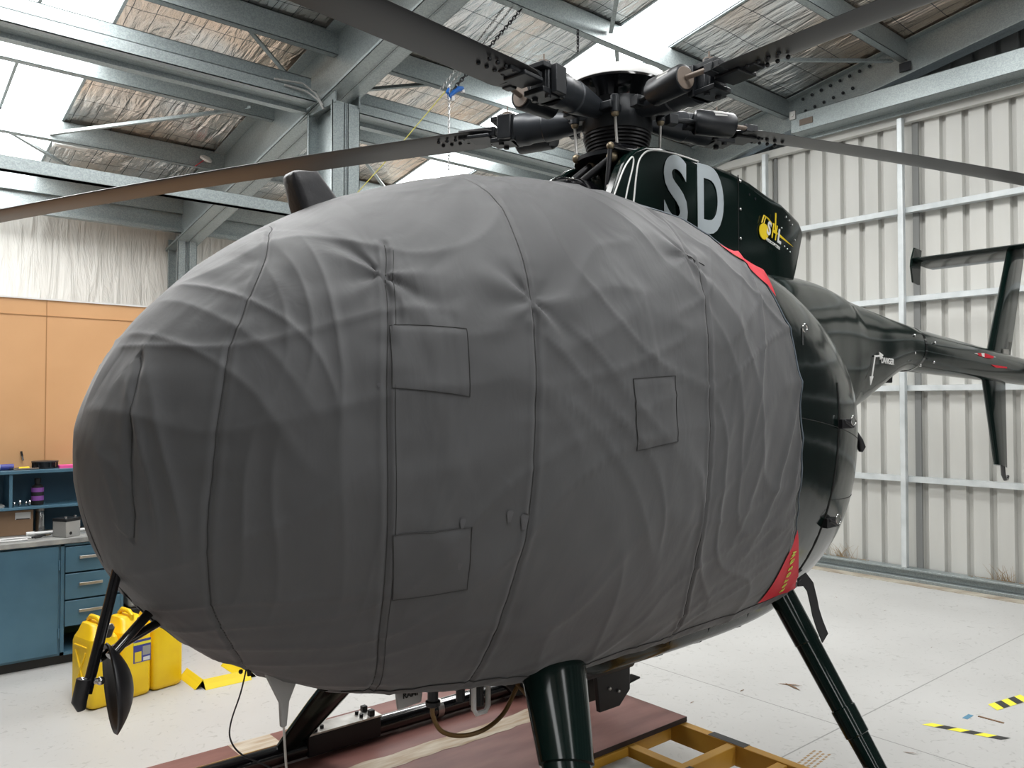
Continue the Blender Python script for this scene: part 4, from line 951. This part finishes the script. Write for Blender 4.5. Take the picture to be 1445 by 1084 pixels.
def wrinkle(x,T,side):
    deg=math.degrees(T); s,zc=sec(x)
    px=surf(x,T); Y=px.y;Z=px.z
    h=0.0
    sgn=3.1 if side<0 else 9.7
    # soft large drape
    h+=.006*nz(x*1.7,Z*1.6,sgn)+.004*nz(x*3.6+Z*2.2,Z*1.4-x*1.5,sgn+2)
    # long folds that run down the nose
    k=max(0,min(1,(-1.25-x)/.35))
    r=1-abs(nz(x*15+1.2*nz(x*3,Z*2,7),Z*1.1,sgn+5)*2); h+=.009*k*(r**3)*max(0,min(1,(60-abs(deg-5))/40))
    # diagonal creases on the side panels
    h+=.0022*nz(x*9+Z*4,Z*7-x*3,sgn+1)
    a=x*5.0+Z*3.2+1.3*nz(x*2,Z*2,11); r=1-abs(nz(a,(Z-x)*.9,sgn+7)*2); h+=.0055*max(0,r)**5
    a=-x*3.5+Z*6.5+1.5*nz(x*2.3,Z*2,13); r=1-abs(nz(a,(Z+x)*1.0,sgn+9)*2); h+=.0050*max(0,r)**5
    # rear folds sweeping down from the shoulder
    kk=max(0,min(1,(x+.40)/.25)); a=(x*9-(Z-1.7)*3.0)
    r=1-abs(nz(a,Z*.9,sgn+4)*2); h+=.011*kk*max(0,r)**3*max(0,min(1,(deg+35)/25))*max(0,min(1,(75-deg)/30))
    # puckers along the seams
    for key,S in SEAMX.items():
        sx_=sx_at(S,deg); dd=abs(x-sx_)
        if S[0][0]+2>deg>S[-1][0]-2:
            h+=.0035*math.exp(-(dd/.05)**2)*nz(Z*26,x*3,sgn+len(key)+sx_)
            h-=.0045*math.exp(-(dd/.006)**2)
            h+=.0025*math.exp(-((dd-.012)/.008)**2)
    # tucks that radiate from three pulled points
    for (cx,cz,am) in ((-1.392,1.71,.012),(-1.065,1.66,.012),(-.449,1.84,.010)):
        dx=x-cx;dz=Z-cz;rr=math.hypot(dx,dz)
        if rr<.35 and deg>-20:
            an=math.atan2(dz,dx); h+=am*.8*math.exp(-((rr-.03)/.10)**2)*(.5*math.sin(an*5+1.0)+nz(math.cos(an)*2.2,math.sin(an)*2.2,cx+rr*4))
    return max(h,-.010)
mb=MB(); NU,NV=430,360; vs=[]; uvT={}
for i in range(NU+1):
    u=i/NU
    for j in range(NV+1):
        v=j/NV
        # T from hem on port side over the top to hem on starboard side
        tx=-1.927+(u)*(2.3)
        T0=-90+180*0
        # first pass
        lo=interp(HEM,-1.9+u*2.3); Tm=lo+(180-2*lo)*v; Tf=Tm if Tm<=90 else 180-Tm
        xr=interp(REAR,Tf)
        uu=1-math.cos(u*PI/2) if u<.0 else u
        # denser at the nose: ease the first part
        ph=u*1.0
        x=-1.9268+(xr+1.9268)*(ph**1.35*.55+ph*.45 if ph<1 else 1)
        lo=interp(HEM,x); Tm=lo+(180-2*lo)*v; Tf=Tm if Tm<=90 else 180-Tm
        T=R(Tm)
        side=-1 if Tm<=90 else 1
        w_=wrinkle(x,R(Tf),side)
        # blend the two sides over the crown
        b=max(0,min(1,(Tf-78)/12)); w_=w_*(1-b)+b*.004
        edge=min(1,(x+1.9268)/.05)
        p=surf(x,T,.014+w_*edge)
        vs.append(p)
fs=[(i*(NV+1)+j,i*(NV+1)+j+1,(i+1)*(NV+1)+j+1,(i+1)*(NV+1)+j) for i in range(NU) for j in range(NV)]
vs.append(surf(-1.9268,0,.014)+Vector((-.002,0,0))); vs[-1].y=0
fs+=[(len(vs)-1,j+1,j) for j in range(NV)]
mb.add(vs,fs); cm=mb.build('main_fabric',M['cover'],cov,smooth=True,angle=85)
s_=cm.modifiers.new('t','SOLIDIFY'); s_.thickness=.003; s_.offset=-1
# helper to drop features on the wrinkled fabric
def cs_(x,T,off=.0):
    return surf(x,T,.014+wrinkle(x,T,-1)+off)
# stitch lines
for key,S in SEAMX.items():
    if key=='s0': rng=(57,-40)
    else: rng=(S[0][0],S[-1][0])
    pts=[]; t_=rng[0]
    while t_>rng[1]:
        pts.append(cs_(sx_at(S,t_),R(t_),.0012)); t_-=.7
    MB().tube(pts,.0013,5).build('seam',M['thread'],cov)
    if key in('s1','s2','s3'):
        pts=[p+Vector((.014,0,0)) for p in pts[4:]]
        if key=='s2':
            q=[];t_=rng[0]-3
            while t_>rng[1]: q.append(cs_(sx_at(S,t_)+.017,R(t_),.0008)); t_-=.7
            MB().tube(q,.0009,5).build('seam',M['thread'],cov)
MB().tube([cs_(-.449+.02*k,pxT(.664+.006*k,1.841-.003*k,-.449+.02*k),.001) for k in range(5)],.0013,5).build('seam',M['thread'],cov)
# sewn patches
def patch(name,c4,mt=M['cover'],off=.0035,n=14,stitch=True):
    g=[(x,pxT(y,z,x)) for x,y,z in c4]; vs=[]
    for i in range(n+1):
        for j in range(n+1):
            u=i/n;v=j/n
            x=(g[0][0]*(1-u)+g[1][0]*u)*(1-v)+(g[3][0]*(1-u)+g[2][0]*u)*v
            T=(g[0][1]*(1-u)+g[1][1]*u)*(1-v)+(g[3][1]*(1-u)+g[2][1]*u)*v
            vs.append(cs_(x,T,off*(1 if 0<i<n and 0<j<n else .35)))
    mb=MB().add(vs,[(i*(n+1)+j,i*(n+1)+j+1,(i+1)*(n+1)+j+1,(i+1)*(n+1)+j) for i in range(n) for j in range(n)])
    o=mb.build(name,mt,cov,smooth=True,angle=80)
    if stitch:
        loop=[vs[i*(n+1)] for i in range(n+1)]+[vs[n*(n+1)+j] for j in range(1,n+1)]+[vs[i*(n+1)+n] for i in range(n-1,-1,-1)]+[vs[j] for j in range(n-1,-1,-1)]
        MB().tube([p+Vector((0,-.001,0)) for p in loop],.0011,5).build('stitching',M['thread'],o)
    return o
patch('pocket_patch',[(-1.406,.565,1.589),(-1.242,.64,1.585),(-1.245,.657,1.427),(-1.414,.589,1.446)])
patch('pocket_patch',[(-.783,.753,1.476),(-.625,.764,1.487),(-.608,.758,1.308),(-.761,.748,1.287)])
patch('pocket_patch',[(-1.398,.566,1.113),(-1.222,.633,1.121),(-1.202,.587,.966),(-1.369,.519,.953)])
# damp marks
for x,y,z,r in ((-1.245,.62,1.135,.010),(-1.235,.60,1.03,.009),(-1.13,.62,1.16,.012),(-1.09,.62,1.15,.016),(-1.44,.56,1.45,.006)):
    T=pxT(y,z,x); ring=[cs_(x+r*.6*math.cos(a)*(1+.3*math.sin(3*a)),T+r*1.9*math.sin(a)*(1+.25*math.cos(2*a)),.0008+.003) for a in [k*2*PI/14 for k in range(14)]]
    MB().add(ring,[tuple(range(14))]).build('damp_mark',M['stain'],cov)
# red corner panels with lettering
def tri(pts,name='red_corner',n=16,off=.005):
    g=[(x,T) for x,T in pts]; vs=[];fs=[]
    idx={}
    for i in range(n+1):
        for j in range(n+1-i):
            a=i/n;b=j/n;c=1-a-b
            idx[(i,j)]=len(vs); vs.append(cs_(g[0][0]*c+g[1][0]*a+g[2][0]*b,g[0][1]*c+g[1][1]*a+g[2][1]*b,off))
    for i in range(n):
        for j in range(n-i):
            fs.append((idx[(i,j)],idx[(i+1,j)],idx[(i,j+1)]))
            if i+j<n-1: fs.append((idx[(i+1,j)],idx[(i+1,j+1)],idx[(i,j+1)]))
    return MB().add(vs,fs).build(name,M['red'],cov,smooth=True,angle=80)
rc=tri([(.155,R(-26)),(.20,R(-50.5)),(.475,R(-49))])
# top red flap
tr_=tri([(-.13,R(44)),(.03,R(27)),(.07,R(38))])
# embroidered word following the panel
word='aerosew'
wx=[(.285+.0*k,-47.0+2.3*k) for k in range(len(word))]
for k,ch in enumerate(word):
    x=.325-.020*k; T=R(-47.2+2.35*k)
    p=cs_(x,T,.0075); p2=cs_(x-.01,T+R(2),.0075); e=.004
    nrm=(cs_(x+e,T,.0)-cs_(x-e,T,.0)).cross(cs_(x,T+e,.0)-cs_(x,T-e,.0)).normalized()
    if nrm.y>0: nrm=-nrm
    xd=(p2-p).normalized(); yd=nrm.cross(xd).normalized()
    mt_=Matrix((( xd.x,yd.x,nrm.x,p.x),(xd.y,yd.y,nrm.y,p.y),(xd.z,yd.z,nrm.z,p.z),(0,0,0,1)))
    text_mesh('embroidered_letter',ch,.050,M['lime'],rc,mt_,bold=.0008,ext=.0006)
# hem band along the lower edge, both sides
for sd_ in (1,-1):
    rg=[]
    x=-1.35
    while x<.49:
        lo=interp(HEM,x); row=[]
        for k in range(7):
            T=R(lo-.6+k*.95)
            p=surf(x,T,.0155+wrinkle(x,T,-1)*(.4 if k<2 else 1)+.003*math.sin(k/6*PI)+.0022*nz(x*34,k*.6,3)); row.append((p.x,p.y*sd_,p.z))
        rg.append(row); x+=.012
    MB().rings(rg,cap=False,closed=False).build('hem',M['cover'],cov,smooth=True,angle=80)
    pts=[]; x=-1.33
    while x<.485:
        T=R(interp(HEM,x)+5.2); p=surf(x,T,.0165+wrinkle(x,T,-1)); pts.append((p.x,p.y*sd_,p.z)); x+=.012
    MB().tube(pts,.0013,5).build('hem_stitching',M['thread'],cov)
# rear edge binding
pts=[]
for k in range(0,100):
    t_=-50+k*1.4
    if t_>90: break
    pts.append(cs_(interp(REAR,t_)+.0,R(t_),.002))
MB().tube(pts,.0028,6).build('edge_binding',M['piping'],cov,smooth=True)
# pouch over the roof wire cutter
rg=[]
for u,(xc,z,hw,hl) in enumerate(((-1.28,1.915,.050,.080),(-1.295,1.955,.050,.070),(-1.32,2.005,.049,.060),(-1.345,2.050,.046,.050),(-1.36,2.078,.042,.042),(-1.363,2.083,.034,.034))):
    ring=[]
    for k in range(28):
        a=2*PI*k/28; ring.append((xc+hl*spw(math.cos(a),.45)*(1+.14*nz(k*.7,u*.8)),hw*spw(math.sin(a),.45)*(1+.16*nz(k*.5,u*1.1,3)),z+hl*.55*math.cos(a)*(.6 if u<5 else .3)+.004*nz(k,u,5)))
    rg.append(ring)
MB().rings(rg).build('roof_pouch',M['bag'],cov,smooth=True,angle=70)
# strap at the rear leg
pts=[(.47,-.50,.72),(.52,-.50,.725),(.56,-.50,.69),(.585,-.50,.63),(.60,-.50,.585),(.63,-.50,.53),(.67,-.50,.47)]
mb=MB(); rg=[]
for i,p in enumerate(pts):
    p=Vector(p); d=(Vector(pts[min(i+1,6)])-Vector(pts[max(i-1,0)])).normalized(); nn=Vector((-d.z,0,d.x))*.026
    if i==0: nn*=.6
    rg.append([p-nn+Vector((0,-.002,0)),p+nn+Vector((0,-.002,0)),p+nn+Vector((0,.002,0)),p-nn+Vector((0,.002,0))])
mb.rings(rg).build('hanging_strap',M['strap'],cov)
# toggle and shock cord below the nose
MB().cyl((-1.555,-.12,.735),(-1.552,-.12,.700),.0055,n=10).sphere((-1.575,-.12,.715),.006,8).build('cord_toggle',M['rubber'],cov,smooth=True)
MB().tube(sm3([(-1.56,-.12,.72),(-1.575,-.12,.66),(-1.60,-.12,.59),(-1.60,-.12,.545),(-1.57,-.12,.50),(-1.50,-.12,.45),(-1.44,-.12,.40),(-1.40,-.12,.37)]),.0022,6).build('shock_cord',M['strap'],cov,smooth=True)

# ------------------------------------------------------------------ platform and trolley
t=thing('work_platform',(2.0,2.85,.212),'red-brown plywood deck under the landing skids, scuffed to bare wood','platform')
MB().box((-1.7,-.52,-.022),(1.0,.51,-.0005)).build('plywood_deck',M['board'],t)
MB().box((-1.7,-.522,-.0225),(1.002,-.5195,-.001)).box((1.0,-.52,-.0225),(1.0025,.51,-.001)).build('edge_band',M['plyedge'],t)
rg=[]
for i in range(60):
    x=-1.45+2.42*i/59*.93; w0=-.09+.03*nz(x*9,0,1)+.0*x; w1=.0+.03*nz(x*7,3,2)
    rg.append([(x,w0-.02,.0006),(x,w1,.0006)])
MB().rings(rg,cap=False,closed=False).build('worn_strip',M['bare'],t)
MB().box((-.70,.24,.0),(-.52,.508,.0008)).build('worn_patch',M['bare'],t)
t=thing('yellow_trolley',(2.0,1.9,0),'yellow steel ladder-frame trolley carrying the plywood deck','trolley')
def rail(a,b,name='rail'): return MB().box(a,b).build(name,M['trolley'],t,bevel=.003)
rail((.955,-1.6,.10),(1.0,1.45,.188)); rail((.60,-1.6,.10),(.645,1.45,.188)); rail((-1.6,-1.6,.10),(-1.55,1.45,.188)); rail((-.5,-1.6,.10),(-.455,1.45,.188))
for y in (.50,.44-.28,-.08,-.36,-.7,-1.1,-1.55,1.40):
    rail((.645,y-.022,.105),(.955,y+.022,.184),'rung')
for y in (.44,1.40,-1.55): rail((-1.55,y-.02,.11),(-.5,y+.02,.186),'rung'); rail((-.455,y-.02,.11),(.60,y+.02,.186),'rung')
MB().box((.956,.10,.1885),(1.001,.28,.1895)).box((.9995,.10,.11),(1.0015,.28,.189)).build('black_paint_mark',M['tape_k'],t); MB().box((.601,-.02,.1885),(.646,.14,.1895)).build('black_paint_mark',M['tape_k'],t)
for x,y in ((.98,1.3),(.98,-1.45),(-1.58,1.3),(-1.58,-1.45)):
    c_=MB().cyl((x-.02,y,.05),(x+.02,y,.05),.05,n=20).build('castor',M['rubber'],t,bevel=.004)
    MB().box((x-.03,y-.03,.05),(x-.024,y+.03,.10)).box((x+.024,y-.03,.05),(x+.03,y+.03,.10)).box((x-.03,y-.03,.098),(x+.03,y+.03,.104)).build('castor_fork',M['alu'],c_)
tag(MB().box((1.6,1.98,.0),(2.57,2.30,.165)).build('steel_sheet',M['alu'],bevel=.004),'dull grey metal plate lying inside the trolley frame','plate')
o=thing('work_platform',(2.0,1.55,.212),'narrow plywood strip under the near landing skid','platform'); 
MB().box((-1.7,-.40,-.022),(.60,.10,-.0005)).build('plywood_deck',M['board'],o)
# small litter of the mounting tray on near floor: worn mesh stamp marks
for (x,y,l) in ((3.50,1.62,'dusty brick-pattern tread print on the floor beside the trolley'),(3.36,2.0,'smaller dusty tread print on the floor near the trolley corner')):
    mb=MB()
    for i in range(7):
        for j in range(4):
            a=x+.032*i+(.016 if j%2 else 0); b=y-.022*j+.004*i; mb.box((a,b,.0004),(a+.022,b+.010,.0008))
    tag(mb.build('tread_print',M['straw']),l,'print','tread prints')

# ------------------------------------------------------------------ light
w=bpy.data.worlds.new('world'); bpy.context.scene.world=w; w.use_nodes=True
nt=w.node_tree; bg=nt.nodes['Background']; bg.inputs['Strength'].default_value=.8
bg.inputs['Color'].default_value=(.80,.90,1.0,1)
def area(name,loc,rot,sx,sy,e,col=(1,1,1)):
    l=bpy.data.lights.new(name,'AREA'); l.shape='RECTANGLE'; l.size=sx; l.size_y=sy; l.energy=e; l.color=col
    o=bpy.data.objects.new(name,l); C.objects.link(o); o.location=loc; o.rotation_euler=rot; return o
for a,b in SKY:
    for (ya,yb) in ((YS,-1.0),(-1.0,YN)):
        ym=(ya+yb)/2; s_=1 if ym>0 else -1
        pw=600 if ym>0 else 190
        o=area('skylight_daylight',((a+b)/2,ym,roofz(ym)-.02),(math.atan(MS)*-s_,0,0),(b-a),abs(yb-ya)*.98,pw*(b-a),(1,.985,.965))
vs_=bpy.context.scene.view_settings; vs_.view_transform='Standard'; vs_.look='None'; vs_.exposure=-0.5; vs_.gamma=1; vs_.use_curve_mapping=False
